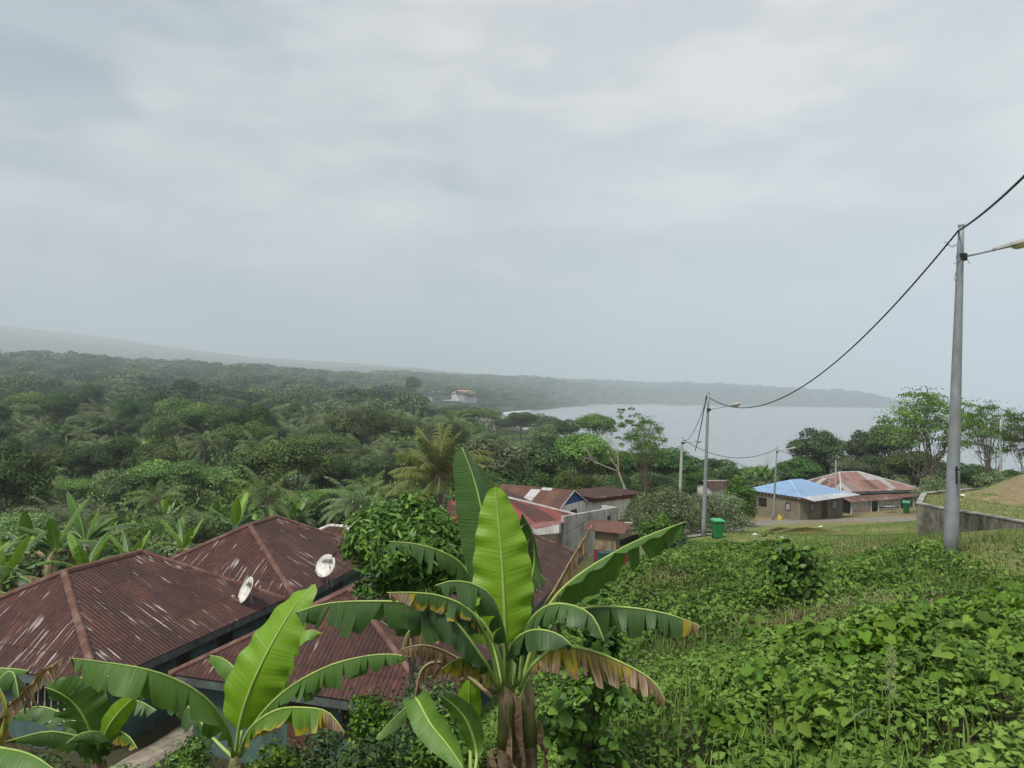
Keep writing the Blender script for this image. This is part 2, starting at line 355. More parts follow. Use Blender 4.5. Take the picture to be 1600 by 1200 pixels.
M['cream_roof'] = simple('cream_roof', (.55, .30, .20), (.45, .24, .16), .3, .8)
M['far_grey'] = simple('far_grey', (.34, .36, .38), (.26, .27, .29), .3, .7)

def roof_mat(name, base, dark, streak=None, amount=.5, period=.15, sheets=None, rust=(.16, .065, .035), rusty=.35, bd=.03, rough=.7, seams=True):
    """painted corrugated sheet: uv in metres, u along the eave, v up the slope"""
    mt, t, o = new_mat(name)
    uvn = N(t, 'ShaderNodeUVMap'); uvn.uv_map = 'UVMap'; uv = uvn.outputs[0]
    s = N(t, 'ShaderNodeSeparateXYZ'); t.links.new(uv, s.inputs[0]); U, Vv = s.outputs[0], s.outputs[1]
    col = ramp(t, noise_(t, .9, 5, .6, vec=uv), [(.3, dark), (.7, base)])
    if sheets:                       # every sheet 0.9 m wide its own colour
        cu = math_(t, 'FLOOR', math_(t, 'DIVIDE', U, .9)); cv = math_(t, 'FLOOR', math_(t, 'ADD', math_(t, 'DIVIDE', Vv, 2.1), .3))
        cb = N(t, 'ShaderNodeCombineXYZ'); t.links.new(cu, cb.inputs[0]); t.links.new(cv, cb.inputs[1]); wn = N(t, 'ShaderNodeTexWhiteNoise'); t.links.new(cb.outputs[0], wn.inputs['Vector'])
        col = mixc(t, .85, col, ramp(t, wn.outputs['Value'], sheets, 'CONSTANT'))
    col = mixc(t, ramp(t, noise_(t, 1.6, 8, .7, vec=uv, sc=(1.2, .5, 1)), [(.62 - rusty * .3, gray(0)), (.80 - rusty * .2, gray(.8))]), col, rust)
    if not sheets and rusty > 0:
        cu = math_(t, 'FLOOR', math_(t, 'DIVIDE', U, .78)); cv = math_(t, 'FLOOR', math_(t, 'ADD', math_(t, 'DIVIDE', Vv, 2.6), .12))
        cb = N(t, 'ShaderNodeCombineXYZ'); t.links.new(cu, cb.inputs[0]); t.links.new(cv, cb.inputs[1]); wn = N(t, 'ShaderNodeTexWhiteNoise'); t.links.new(cb.outputs[0], wn.inputs['Vector'])
        col = mixc(t, 1.0, col, ramp(t, wn.outputs['Value'], [(0, gray(.80)), (1, (1.22, 1.17, 1.14))]), 'MULTIPLY')
        sp = ramp(t, noise_(t, 7, 6, .7, vec=uv, sc=(1, .45, 1)), [(.42, gray(.72)), (.62, gray(1.12))]); col = mixc(t, 1.0, col, sp, 'MULTIPLY')
    if streak:                       # paint gone from the ribs in long flecks that run down the slope
        a = noise_(t, 1.0, 3, .5, vec=uv, sc=(9.5, .75, 1)); b = noise_(t, .28, 3, .6, vec=uv)
        thr = math_(t, 'ADD', a, math_(t, 'MULTIPLY', math_(t, 'SUBTRACT', b, .5), .55))
        col = mixc(t, ramp(t, thr, [(.70 - amount * .1, gray(0)), (.735 - amount * .1, gray(1))]), col, streak)
    wv = math_(t, 'SINE', math_(t, 'MULTIPLY', U, 2 * math.pi / period))
    h = wv
    if seams:
        fr = math_(t, 'FRACT', math_(t, 'ADD', math_(t, 'DIVIDE', Vv, 2.6), .12)); st = math_(t, 'LESS_THAN', fr, .018)
        col = mixc(t, math_(t, 'MULTIPLY', st, .5), col, tuple(x * .35 for x in dark))
        h = math_(t, 'ADD', wv, math_(t, 'MULTIPLY', fr, -1.2))
    bsdf(t, o, col, rough, 0, h, bd, .25); return mt
M['roof_brown'] = roof_mat('roof_brown', (.098, .042, .034), (.062, .030, .026), (.38, .34, .32), .66)
M['roof_brown_far'] = roof_mat('roof_brown_far', (.095, .045, .038), (.062, .032, .028), (.40, .36, .34), .2)
M['roof_old'] = roof_mat('roof_old', (.15, .068, .05), (.10, .045, .036), None, sheets=[(0, (.13, .065, .05)), (.45, (.17, .085, .06)), (.68, (.60, .60, .60)), (.80, (.11, .06, .05)), (.92, (.5, .48, .47))])
M['roof_red'] = roof_mat('roof_red', (.25, .065, .052), (.20, .05, .042), (.5, .30, .26), .1, sheets=[(0, (.27, .065, .052)), (.30, (.085, .042, .036)), (.62, (.30, .075, .06)), (.80, (.08, .04, .034))], rusty=.1)
M['roof_pink'] = roof_mat('roof_pink', (.34, .17, .155), (.29, .14, .125), (.62, .45, .42), .7, rusty=.1)
M['roof_blue'] = roof_mat('roof_blue', (.24, .37, .55), (.20, .32, .49), None, period=.3, rust=(.17, .29, .47), rusty=0, bd=.03, rough=.45)
M['roof_patch'] = roof_mat('roof_patch', (.30, .16, .13), (.22, .11, .09), (.52, .42, .38), .5, sheets=[(0, (.30, .17, .14)), (.22, (.12, .06, .048)), (.40, (.32, .21, .18)), (.58, (.42, .43, .43)), (.70, (.24, .13, .10)), (.86, (.24, .23, .22))], rusty=.35)
M['roof_sheet'] = roof_mat('roof_sheet', (.60, .64, .68), (.50, .54, .58), None, rust=(.42, .40, .38), rusty=.1, rough=.5)
M['cap_rust'] = simple('cap_rust', (.125, .053, .036), (.078, .036, .028), 2.5, .8, dirt=((.19, .12, .095), 2.6))
M['cap_white'] = simple('cap_white', (.62, .60, .57), (.40, .36, .33), 2.5, .7)

def banana_mat(name):
    mt, t, o = new_mat(name)
    def at(n):
        a = N(t, 'ShaderNodeAttribute'); a.attribute_name = n; return a.outputs['Fac']
    uvn = N(t, 'ShaderNodeUVMap'); uvn.uv_map = 'UVMap'; s = N(t, 'ShaderNodeSeparateXYZ'); t.links.new(uvn.outputs[0], s.inputs[0])
    tone = math_(t, 'ADD', at('tone'), math_(t, 'MULTIPLY', math_(t, 'SUBTRACT', noise_(t, 5, 4), .5), .25))
    col = ramp(t, tone, [(0, (.028, .068, .022)), (.35, (.064, .140, .034)), (.65, (.105, .225, .025)), (1, (.21, .40, .018))])
    vein = noise_(t, 1, 3, .6, vec=uvn.outputs[0], sc=(95, 1.2, 1)); vein2 = noise_(t, 1, 2, .6, vec=uvn.outputs[0], sc=(22, .8, 1), )
    col = mixc(t, math_(t, 'MULTIPLY', vein, .55), col, mixc(t, .5, col, (.0, .01, .0)))
    col = mixc(t, ramp(t, vein2, [(.52, gray(0)), (.75, gray(.3))]), col, (.20, .32, .07))
    col = mixc(t, ramp(t, noise_(t, 38, 5, .7), [(.66, gray(0)), (.74, gray(.75))]), col, (.17, .15, .03))
    dry = math_(t, 'ADD', at('dry'), math_(t, 'MULTIPLY', math_(t, 'SUBTRACT', noise_(t, 1, 5, .65, vec=uvn.outputs[0], sc=(26, 3, 1)), .5), .75))
    col = mixc(t, ramp(t, dry, [(.36, gray(0)), (.50, gray(1))]), col, (.36, .29, .022))
    brown = ramp(t, noise_(t, 1, 5, .7, vec=uvn.outputs[0], sc=(40, 4, 1)), [(.3, (.10, .060, .032)), (.5, (.24, .16, .09)), (.72, (.50, .40, .27))])
    col = mixc(t, ramp(t, dry, [(.56, gray(0)), (.68, gray(1))]), col, brown)
    bsdf(t, o, col, .42, 0, math_(t, 'ADD', vein, vein2), .006, .45, (.30, mixc(t, .75, col, (1.25, 1.15, .5), 'MULTIPLY'))); return mt
M['banana'] = banana_mat('banana')
M['midrib'] = simple('midrib', (.34, .44, .12), (.22, .33, .07), 6, .5)
M['midrib_dry'] = simple('midrib_dry', (.36, .28, .15), (.22, .16, .08), 6, .7)
M['stalk'] = simple('stalk', (.20, .26, .07), (.14, .15, .05), 6, .6, dirt=((.14, .09, .05), 6))

# ground
def ground_mat():
    mt, t, o = new_mat('ground')
    big = noise_(t, .12, 5, .6); fine = noise_(t, 3.0, 6, .7); mid = noise_(t, .8, 5, .65)
    grass = ramp(t, fine, [(.25, (.075, .105, .028)), (.55, (.15, .18, .055)), (.8, (.24, .25, .10))])
    dryc = ramp(t, fine, [(.3, (.20, .16, .075)), (.7, (.33, .27, .14))])
    col = mixc(t, ramp(t, math_(t, 'ADD', math_(t, 'MULTIPLY', big, .5), math_(t, 'MULTIPLY', mid, .5)), [(.50, gray(0)), (.62, gray(.9))]), grass, dryc)
    a = N(t, 'ShaderNodeAttribute'); a.attribute_name = 'soil'
    col = mixc(t, a.outputs['Fac'], col, ramp(t, fine, [(.3, (.030, .032, .016)), (.7, (.065, .060, .03))]))
    b = N(t, 'ShaderNodeAttribute'); b.attribute_name = 'dirt'
    col = mixc(t, b.outputs['Fac'], col, ramp(t, fine, [(.3, (.16, .115, .07)), (.7, (.27, .20, .125))]))
    bsdf(t, o, col, .95, 0, fine, .06, .2); return mt
M['ground'] = ground_mat()
M['road'] = simple('road', (.25, .235, .205), (.14, .13, .115), 1.5, .95, bd=.02, dirt=((.16, .15, .09), .9))
M['sand'] = simple('sand', (.58, .50, .38), (.45, .38, .28), .02, .95)
M['paving'] = simple('paving', (.34, .29, .23), (.16, .13, .10), 2.5, .9, bd=.01)

def water_mat():
    mt, t, o = new_mat('water')
    n = noise_(t, .25, 6, .65, sc=(1, .35, 1)); n2 = noise_(t, .012, 4, .6, sc=(.5, 1.6, 1))
    col = ramp(t, n2, [(.3, (.21, .235, .25)), (.7, (.26, .285, .30))])
    bsdf(t, o, col, ramp(t, n2, [(.35, gray(.16)), (.65, gray(.30))]), 0, n, .12, .5); return mt
M['water'] = water_mat()
# ------------------------------------------------------------------ ground, water, road
HOUSES = []                       # footprints (cx, cy, ux, uy, half length, half width) kept free of plants
def in_house(x, y, pad=.3):
    r = np.zeros(np.shape(x), bool)
    for cx, cy, ux, uy, a, b in HOUSES:
        dx = x - cx; dy = y - cy
        r |= (np.abs(dx * ux + dy * uy) < a + pad) & (np.abs(-dx * uy + dy * ux) < b + pad)
    return r
ROADP = np.array([Gr(*p)[:2] for p in ((1108, 834), (1135, 824), (1175, 817), (1230, 815), (1300, 813), (1370, 812), (1440, 812))])
ROADP = np.vstack([[ROADP[0] + (ROADP[0] - ROADP[1]) * 1.0], ROADP, [ROADP[-1] + (14, -3)], [ROADP[-1] + (34, -12)]])
def road_d(x, y):
    best = np.full(np.shape(x), 1e9)
    for i in range(len(ROADP) - 1):
        a = ROADP[i]; ab = ROADP[i + 1] - a; t = np.clip(((x - a[0]) * ab[0] + (y - a[1]) * ab[1]) / (ab ** 2).sum(), 0, 1)
        best = np.minimum(best, np.hypot(x - a[0] - t * ab[0], y - a[1] - t * ab[1]))
    return best
def lawn(x, y):                   # 1 where the grass is mown: the shelf above the bank and round the houses
    k = fbm(x / 2.5, y / 2.5, 3) * 2 - 1
    a = np.clip((x - 11.6 - k * 1.2 + np.clip((y - 30) * .04, 0, 1)) * 1.2, 0, 1) * np.clip((y - 14 - k) / 3, 0, 1)
    return a * (y < 90)
def bank_far(x, y): return (x > 12) & (y > 14)

def polar_terrain():
    az = np.radians(np.concatenate([np.linspace(-80, -38, 18)[:-1], np.linspace(-38, 38, 200), np.linspace(38, 80, 18)[1:]]))
    rr = np.concatenate([np.linspace(.5, 60, 150), np.geomspace(60.8, 160, 60)[1:], np.geomspace(160, 9800, 150)[1:]])
    A, R = np.meshgrid(az, rr); X = np.sin(A) * R; Y = np.cos(A) * R - 4
    Z = G(X, Y)
    near = np.clip(1 - np.hypot(X, Y) / 140, 0, 1)
    Z = Z + (fbm(X / 1.6, Y / 1.6, 21) - .5) * .22 * near * (1 - .6 * lawn(X, Y))
    nr, na = X.shape; idx = np.arange(nr * na).reshape(nr, na)
    Fc = np.stack([idx[:-1, :-1], idx[:-1, 1:], idx[1:, 1:], idx[1:, :-1]], -1).reshape(-1, 4)[:, ::-1]
    V = np.stack([X, Y, Z], -1).reshape(-1, 3)
    x = V[:, 0]; y = V[:, 1]
    ln = lawn(x, y); grassy = np.maximum(ln, np.clip(1 - np.hypot(x - 9.5, y - 45) / 7, 0, 1))
    grassy = np.maximum(grassy, ((x > 14) & (y < 88) & (y > 14)) * 1.0)
    soil = 1 - grassy
    soil = np.where(np.hypot(x, y) > 140, .85, soil)
    dirt = np.clip(1.3 - np.hypot((x - 35) / 1.0, (y - 43) / .8) / 6, 0, 1) * (fbm(x / 1.2, y / 1.2, 5) > .42)
    dirt = np.maximum(dirt, np.clip(1.25 - np.hypot((x - 17.5) / 6.5, (y - 27) / 5.0), 0, 1) * (.35 + .9 * (fbm(x / 1.4, y / 1.4, 6) > .45)))
    dirt = np.maximum(dirt, np.clip(1.4 - np.hypot((x - 38) / 18, (y - 75) / 10), 0, 1) * (.65 + .35 * (fbm(x / 2.4, y / 2.4, 16) > .45)))
    me = np_mesh('ground', V, Fc, M['ground'], {'soil': np.clip(soil, 0, 1), 'dirt': np.clip(dirt, 0, .9)}, smooth=True)
    return tag(link('ground', me), kind='structure')
ground = polar_terrain()

# open sea and bay: one sheet to the horizon
w = MB(); w.add([(-3000, -60, 0), (12500, -60, 0), (12500, 12000, 0), (-3000, 12000, 0)], [(0, 1, 2, 3)])
tag(w.build('water', M['water']), kind='structure')

def ribbon(name, pts, half, mat, lift=.03, seg=.8):
    pts = np.array(pts, float); out = [];
    for i in range(len(pts) - 1):
        n = max(2, int(np.hypot(*(pts[i + 1] - pts[i])) / seg))
        for k in range(n): out.append(pts[i] + (pts[i + 1] - pts[i]) * k / n)
    out = np.array(out)
    for _ in range(6): out[1:-1] = (out[:-2] + out[1:-1] * 2 + out[2:]) / 4
    t = nrm(np.gradient(out, axis=0)); s = np.stack([t[:, 1], -t[:, 0]], -1); K = 9; rows = []
    for k in range(K):
        o = (k / (K - 1) * 2 - 1) * half * (1 + (fbm(np.arange(len(out)) / 4., np.full(len(out), k * .3), 11) - .5) * .5)
        q = out + s * o[:, None]; rows.append(np.column_stack([q, G(q[:, 0], q[:, 1]) + lift + .05 - .05 * abs(k / (K - 1) * 2 - 1) ** 4 * 2]))
    V = np.stack(rows, 1); n = len(out); idx = np.arange(n * K).reshape(n, K)
    Fc = np.stack([idx[:-1, :-1], idx[:-1, 1:], idx[1:, 1:], idx[1:, :-1]], -1).reshape(-1, 4)
    return tag(link(name, np_mesh(name, V.reshape(-1, 3), Fc, mat, smooth=True)), kind='structure')
ribbon('road', ROADP, 2.5, M['road'])
# pale beach and surf at the head of the bay
def shore_strip(name, pts, w0, w1, z, mat, kind='structure'):
    pts = np.array(pts, float); out = []
    for i in range(len(pts) - 1):
        for k in range(8): out.append(pts[i] + (pts[i + 1] - pts[i]) * k / 8)
    out = np.array(out + [pts[-1]]); t = nrm(np.gradient(out, axis=0)); s = np.stack([t[:, 1], -t[:, 0]], -1)
    wv = np.sin(np.linspace(0, math.pi, len(out))) ** .5 * (1 + .3 * np.sin(np.arange(len(out)) * 1.7))
    V = []
    for i in range(len(out)):
        for o, dz in ((-w0 * wv[i], 0.9 + .08 * w0 * wv[i] * (w0 > 20)), (w1 * wv[i], 0)):
            q = out[i] + s[i] * o; V.append((q[0], q[1], z + dz))
    Fc = [(2 * i, 2 * i + 1, 2 * i + 3, 2 * i + 2) for i in range(len(out) - 1)]
    return tag(link(name, np_mesh(name, V, Fc, mat)), kind=kind)
M['surf'] = simple('surf', (.75, .77, .78), (.5, .54, .57), .06, .7)
shore_strip('surf', [(2, 800), (-6, 860), (-24, 960), (-6, 1060), (8, 1150), (35, 1280)], 2, 9, .05, M['surf'])
shore_strip('beach', [(250, 2300), (300, 2440), (420, 2660), (560, 2930), (690, 3170), (860, 3215)], 60, 6, .4, M['sand'])

# ------------------------------------------------------------------ foliage builders
def leaf_quads(Pc, Nn, L, W, rng, shape='diamond', fold=.18, T=None):
    """one leaf (or leaf spray) per row: centres, normals, lengths, widths -> vertices, quads"""
    n = len(Pc); Nn = nrm(Nn)
    r = rng.normal(size=(n, 3)) if T is None else T
    t = nrm(r - Nn * (r * Nn).sum(1, keepdims=True)); b = np.cross(Nn, t)
    L = np.broadcast_to(L, (n,))[:, None]; W = np.broadcast_to(W, (n,))[:, None]
    if shape == 'diamond':
        V = np.stack([Pc - t * L * .5, Pc + b * W * .5 + Nn * W * fold + t * L * .06, Pc + t * L * .5 - Nn * W * fold, Pc - b * W * .5 + Nn * W * fold - t * L * .06], 1)
        Fc = np.arange(n * 4).reshape(n, 4)
        return V.reshape(-1, 3), Fc, 4
    # heart shaped leaf: two rounded lobes folded along a bent midrib
    rows = [(-.34, 0, -.02), (.02, 0, -.06), (.58, 0, -.26)]
    for sg in (1, -1): rows += [(-.48, .30 * sg, fold * .7), (-.12, .52 * sg, fold), (.26, .30 * sg, fold * .25)]
    V = np.stack([Pc + t * L * a + b * W * w_ + Nn * W * h_ for a, w_, h_ in rows], 1); base = np.arange(n)[:, None] * 9
    Fc = np.concatenate([base + np.array([q]) for q in ([0, 3, 4, 1], [1, 4, 5, 2], [0, 1, 7, 6], [1, 2, 8, 7])])
    return V.reshape(-1, 3), Fc, 9
def blob_points(blobs, n, rng, bias=.35, inner=.4):
    blobs = np.array(blobs, float); a = (blobs[:, 3] * blobs[:, 4] + blobs[:, 3] * blobs[:, 5] + blobs[:, 4] * blobs[:, 5]); a /= a.sum()
    k = rng.choice(len(blobs), n, p=a); B = blobs[k]
    u = nrm(rng.normal(size=(n, 3))); fl = (u[:, 2] < -.1) & (rng.random(n) < bias * 2); u[fl, 2] *= -1
    rho = 1 - inner * rng.random(n) ** 2 + rng.normal(size=n) * .06
    p = B[:, :3] + u * B[:, 3:6] * rho[:, None]
    nn = nrm(u / B[:, 3:6]) + rng.normal(size=(n, 3)) * .45
    return p, nn, k
def crown_mesh(name, blobs, n, size, mat, seed, aspect=.55, shape='diamond', bias=.35, jit=.35, tilt_up=.2, sprigs=0.08, inner=.4):
    rng = np.random.default_rng(seed)
    p, nn, k = blob_points(blobs, n, rng, bias, inner)
    out = rng.random(n) < sprigs; p[out] += nrm(nn[out]) * (rng.random((out.sum(), 1)) * size * 3)
    nn[:, 2] += tilt_up
    L = size * (1 + rng.normal(size=n) * jit).clip(.4, 2)
    V, Fc, kk = leaf_quads(p, nn, L, L * aspect, rng, shape)
    bv = rng.random(len(blobs)); rn = np.clip(rng.random(n) * .65 + bv[k] * .45 - .05, 0, 1)
    return np_mesh(name, V, Fc, mat, {'rnd': np.repeat(rn, kk)}, smooth=kk == 9)
def limb(mb, a, b, r0, r1, rng, wob=.1, seg=5, n=6):
    a = np.array(a, float); b = np.array(b, float); L = np.linalg.norm(b - a); pts = []
    for i in range(seg + 1):
        q = a + (b - a) * i / seg
        if 0 < i < seg: q = q + rng.normal(size=3) * wob * L / seg + np.array([0, 0, -L * .05 * math.sin(math.pi * i / seg)])
        pts.append(q)
    mb.tube(pts, [r0 + (r1 - r0) * i / seg for i in range(seg + 1)], n, cap=False); return pts
def round_blobs(R, Hc, Hr, n, rng, br=(.26, .42), flat=.75, top=0.0):
    out = []
    for i in range(n):
        u = nrm(rng.normal(size=3)); u[2] = abs(u[2]) if rng.random() < .75 else u[2] * .6
        s = rng.random() ** .35 * .82; r = R * rng.uniform(*br)
        out.append((u[0] * R * s, u[1] * R * s, Hc + u[2] * Hr * s * (1 + top * rng.random()), r, r * rng.uniform(.8, 1.2), r * flat))
    return out
DIM = {}
def tree_proto(name, R, Hc, Hr, nb, nq, size, mat, bark, seed, trunk_r=.25, flat=.75, limbs=9, bias=.35, br=(.26, .42), aspect=.55, sprigs=.08, shape='diamond', fine=0, inner=.4):
    rng = np.random.default_rng(seed); blobs = round_blobs(R, Hc, Hr, nb, rng, br, flat)
    mb = MB(); h0 = max(Hc - Hr * 1.1, Hc * .35); tp = limb(mb, (0, 0, -1.5), (rng.normal() * .3, rng.normal() * .3, h0), trunk_r * 1.3, trunk_r * .8, rng, .08, 6, 8)
    for b in sorted(blobs, key=lambda q: -q[3])[:limbs]:
        e_ = (b[0] * .85, b[1] * .85, b[2] + b[5] * .2); ps = limb(mb, tp[-1], e_, trunk_r * .6, trunk_r * .12, rng, .25)
        for _ in range(fine):
            q = ps[rng.integers(2, 5)]; e2 = np.array(e_) + rng.normal(size=3) * np.array([b[3], b[4], b[5]]) * .8; limb(mb, q, e2, trunk_r * .16, trunk_r * .05, rng, .2, 3, 4)
    root = empty(name, (0, 0, 0))
    link('crown', crown_mesh('crown', blobs, nq, size, mat, seed + 1, aspect, shape, bias, sprigs=sprigs, inner=inner), root)
    DIM[root.name] = (float(np.mean(sorted([math.hypot(b[0], b[1]) + b[3] for b in blobs])[-6:])), max(b[2] + b[5] for b in blobs))
    link('trunk', mb.mesh('trunk', bark, True), root)
    return root
def place(proto, used, x, y, s=1.0, rz=None, z=None, sz=None, dz=0.0):
    o = proto if proto.name not in used else copy_tree(proto)
    used.add(proto.name)
    o.location = (x, y, (g1(x, y) if z is None else z) + dz); o.rotation_euler = (0, 0, random.uniform(0, 6.28) if rz is None else rz)
    o.scale = (s, s, s if sz is None else sz); return o
USED = set()
random.seed(11)

# palms: arching fronds made of many leaflets
def frond(Lf, rng, out_dir, elev, droop, nl=34, ll=.62, lw=.05, base=(0, 0, 0), hang=.55):
    d = np.array([math.cos(out_dir), math.sin(out_dir), 0.0]); pts = []; p = np.array(base, float); a = elev
    n = 14
    for i in range(n + 1):
        pts.append(p.copy()); a_ = a - droop * (i / n) ** 1.4; p = p + (d * math.cos(a_) + np.array([0, 0, math.sin(a_)])) * Lf / n
    pts = np.array(pts); s = np.array([-d[1], d[0], 0.0]); V = []; Fc = []
    ts = np.linspace(.14, .99, nl)
    for t in ts:
        k = t * n; i = min(int(k), n - 1); q = pts[i] + (pts[i + 1] - pts[i]) * (k - i); tg = nrm(pts[i + 1] - pts[i])
        l = ll * (math.sin(math.pi * min(1, t * .86 + .12)) ** .6) * rng.uniform(.85, 1.1)
        for sg in (-1, 1):
            dr = nrm(s * sg * .85 + tg * .55 + np.array([0, 0, -hang * rng.uniform(.6, 1.5)]))
            e_ = q + dr * l; mid_ = q + dr * l * .5 + np.array([0, 0, .06 * l]); wv = nrm(np.cross(dr, s * sg + np.array([0, 0, .7]))) * lw
            b = len(V); V += [q - tg * lw * .3, q + tg * lw * .3, mid_ + tg * lw * .6, mid_ - tg * lw * .6, e_ + np.array([0, 0, -.10 * l]), e_ + np.array([0, 0, -.11 * l])]
            Fc += [(b, b + 1, b + 2, b + 3), (b + 3, b + 2, b + 4, b + 5)]
    return np.array(V), np.array(Fc), pts
def palm_proto(name, Ht, nf, Lf, mat, seed, ll=.62, nl=30, elev=(-.2, 1.35), lw=.05, droop=(1.0, 1.7), trunk_r=.2, hang=.55, sep_fronds=False):
    rng = np.random.default_rng(seed); root = empty(name, (0, 0, 0)); VV = []; FF = []; RR = []; nb = 0; mb = MB()
    for i in range(nf):
        az = i * 2.39996 + rng.normal() * .15; el = elev[1] - (elev[1] - elev[0]) * (i / nf) ** .9 + rng.normal() * .08
        V, Fc, pts = frond(Lf * rng.uniform(.85, 1.1), rng, az, el, rng.uniform(*droop), nl, ll, lw, (0, 0, Ht), hang)
        if sep_fronds:
            f_ = link('frond', np_mesh('frond', V, Fc, mat, {'rnd': np.repeat(rng.random(len(V) // 6) * .5 + rng.random() * .45, 6)}), root)
            mm = MB(); mm.tube(list(pts), [.055 * (1 - .85 * k / 14) for k in range(15)], 5, False); link('frond_rib', mm.mesh('frond_rib', M['midrib_dry'], True), f_)
        else:
            VV.append(V); FF.append(Fc + nb); nb += len(V); RR.append(np.repeat(rng.random(len(V) // 6) * .5 + rng.random() * .45, 6)); mb.tube(list(pts[::2]), [.05 * (1 - .85 * k / 7) for k in range(8)], 4, False)
    mb.tube([(0, 0, -1), (.05, .03, Ht * .5), (0, 0, Ht + .1)], [trunk_r * 1.3, trunk_r, trunk_r * .9], 9)
    if not sep_fronds: link('fronds', np_mesh('fronds', np.vstack(VV), np.vstack(FF), mat, {'rnd': np.concatenate(RR)}), root)
    link('trunk', mb.mesh('trunk', M['bark'], True), root); return root

# ------------------------------------------------------------------ banana leaves
def catmull(pts, n):
    pts = np.array(pts, float)
    if len(pts) == 2: pts = np.vstack([pts[0], pts.mean(0), pts[1]])
    Pp = np.vstack([2 * pts[0] - pts[1], pts, 2 * pts[-1] - pts[-2]]); seg = np.linalg.norm(np.diff(pts, axis=0), axis=1); cum = np.concatenate([[0], np.cumsum(seg)])
    out = []
    for s in np.linspace(0, cum[-1], n):
        i = min(np.searchsorted(cum, s, 'right') - 1, len(pts) - 2); t = (s - cum[i]) / seg[i]; a, b, c, d = Pp[i:i + 4]
        out.append(.5 * ((2 * b) + (-a + c) * t + (2 * a - 5 * b + 4 * c - d) * t * t + (-a + 3 * b - 3 * c + d) * t ** 3))
    return np.array(out)
def leaf_geo(pts, hw, rng, side=None, fall=(.5, .5), curl=.7, tear=0.0, dry=0.0, dry_tip=0.0, dry_edge=0.10, tone=.5, grav=True, t0=.12, res=40, nv=5, wav=.03, wl=1.0, wr=1.0, blunt=.55, skew=.85):
    """banana leaf along a midrib (base to tip).  fall: how far each half sinks (rad); tear: share of vein lines that are torn"""
    C = catmull(pts, res); Lt = np.linalg.norm(np.diff(C, axis=0), axis=1).sum(); T = nrm(np.gradient(C, axis=0))
    if side is None: S = nrm(np.cross(T, np.array([0, 0, 1.0])))
    else:
        S = np.broadcast_to(np.array(side, float), T.shape); S = nrm(S - T * (S * T).sum(1, keepdims=True))
    Nn = nrm(np.cross(S, T)); ts = np.linspace(0, 1, res); V = []; Fc = []; UV = []; TO = []; DR = []
    i0 = int(t0 * (res - 1)); down = np.array([0, 0, -1.0])
    ph = rng.uniform(0, 6)
    for sg, fl, wm in ((1, fall[0], wl), (-1, fall[1], wr)):
        i = i0
        while i < res - 1:
            j = i + 1
            while j < res - 1 and rng.random() > tear: j += 1
            torn = tear > .01 and (i > i0 or j < res - 1)
            extra = rng.normal() * .42 if torn else 0; wsc = rng.uniform(.62, 1.1) if torn and tear > .2 else 1; lag = rng.normal() * .12 if torn else 0
            base = len(V)
            for k in range(i, j + 1):
                s = (ts[k] - t0) / (1 - t0); prof = (math.sin(math.pi * min(1, max(0, s)) ** skew) ** blunt if 0 < s < 1 else 0.0)
                wdt = hw * wm * prof * wsc; p = C[k].copy(); dv = wdt / nv
                Dn = down if grav else -Nn[k]
                dry_k = dry + dry_tip * max(0, (s - .72) / .28) + (rng.normal() * .08 if torn else 0)
                for v in range(nv + 1):
                    f_ = v / nv; th = fl + extra * f_ + curl * f_ ** 1.2 + wav * 6 * math.sin(k * .9 + ph + sg) * f_
                    if grav: th = min(th, 1.62 + .12 * math.sin(k))
                    q = p.copy()
                    if torn:                                   # ribbons narrow towards their ends
                        mid_ = (i + j) / 2; q = q + (C[int(mid_)] - C[k]) * (.32 * f_ ** 2)
                    q = q + T[k] * (dv * v * (.22 + lag)) + Nn[k] * wav * hw * math.sin(k * 1.3 + ph + 2 * sg) * f_
                    V.append(q); UV.append((ts[k] * Lt, sg * f_ * wdt)); TO.append(tone + .12 * (1 - f_)); DR.append(dry_k + dry_edge * f_ ** 3)
                    p = p + (sg * S[k] * math.cos(th) + Dn * math.sin(th)) * dv
            nn_ = nv + 1
            for a in range(j - i):
                for v in range(nv):
                    q0 = base + a * nn_ + v; qd = (q0, q0 + 1, q0 + nn_ + 1, q0 + nn_); Fc.append(qd if sg < 0 else qd[::-1])
            i = j
    return C, np.array(V), np.array(Fc), np.array(UV), np.array(TO), np.array(DR)
def add_leaf(parent, pts, hw, seed, rib=.013, name='leaf', label=None, dryrib=False, **kw):
    rng = np.random.default_rng(seed); off = np.array(parent.location)
    pts = [np.array(p, float) - off for p in pts]
    C, V, Fc, UV, TO, DR = leaf_geo(pts, hw, rng, **kw)
    o = link(name, np_mesh(name, V, Fc, M['banana'], {'tone': TO, 'dry': DR}, UV, smooth=True), parent)
    if label: o['label'] = label
    mb = MB(); n = len(C); mb.tube(list(C[::2]) + [C[-1]], [rib * (1.5 - 1.25 * k / (n / 2)) for k in range(len(C[::2]) + 1)], 6)
    link('midrib', mb.mesh('midrib', M['midrib_dry'] if dryrib else M['midrib'], True), o)
    return o
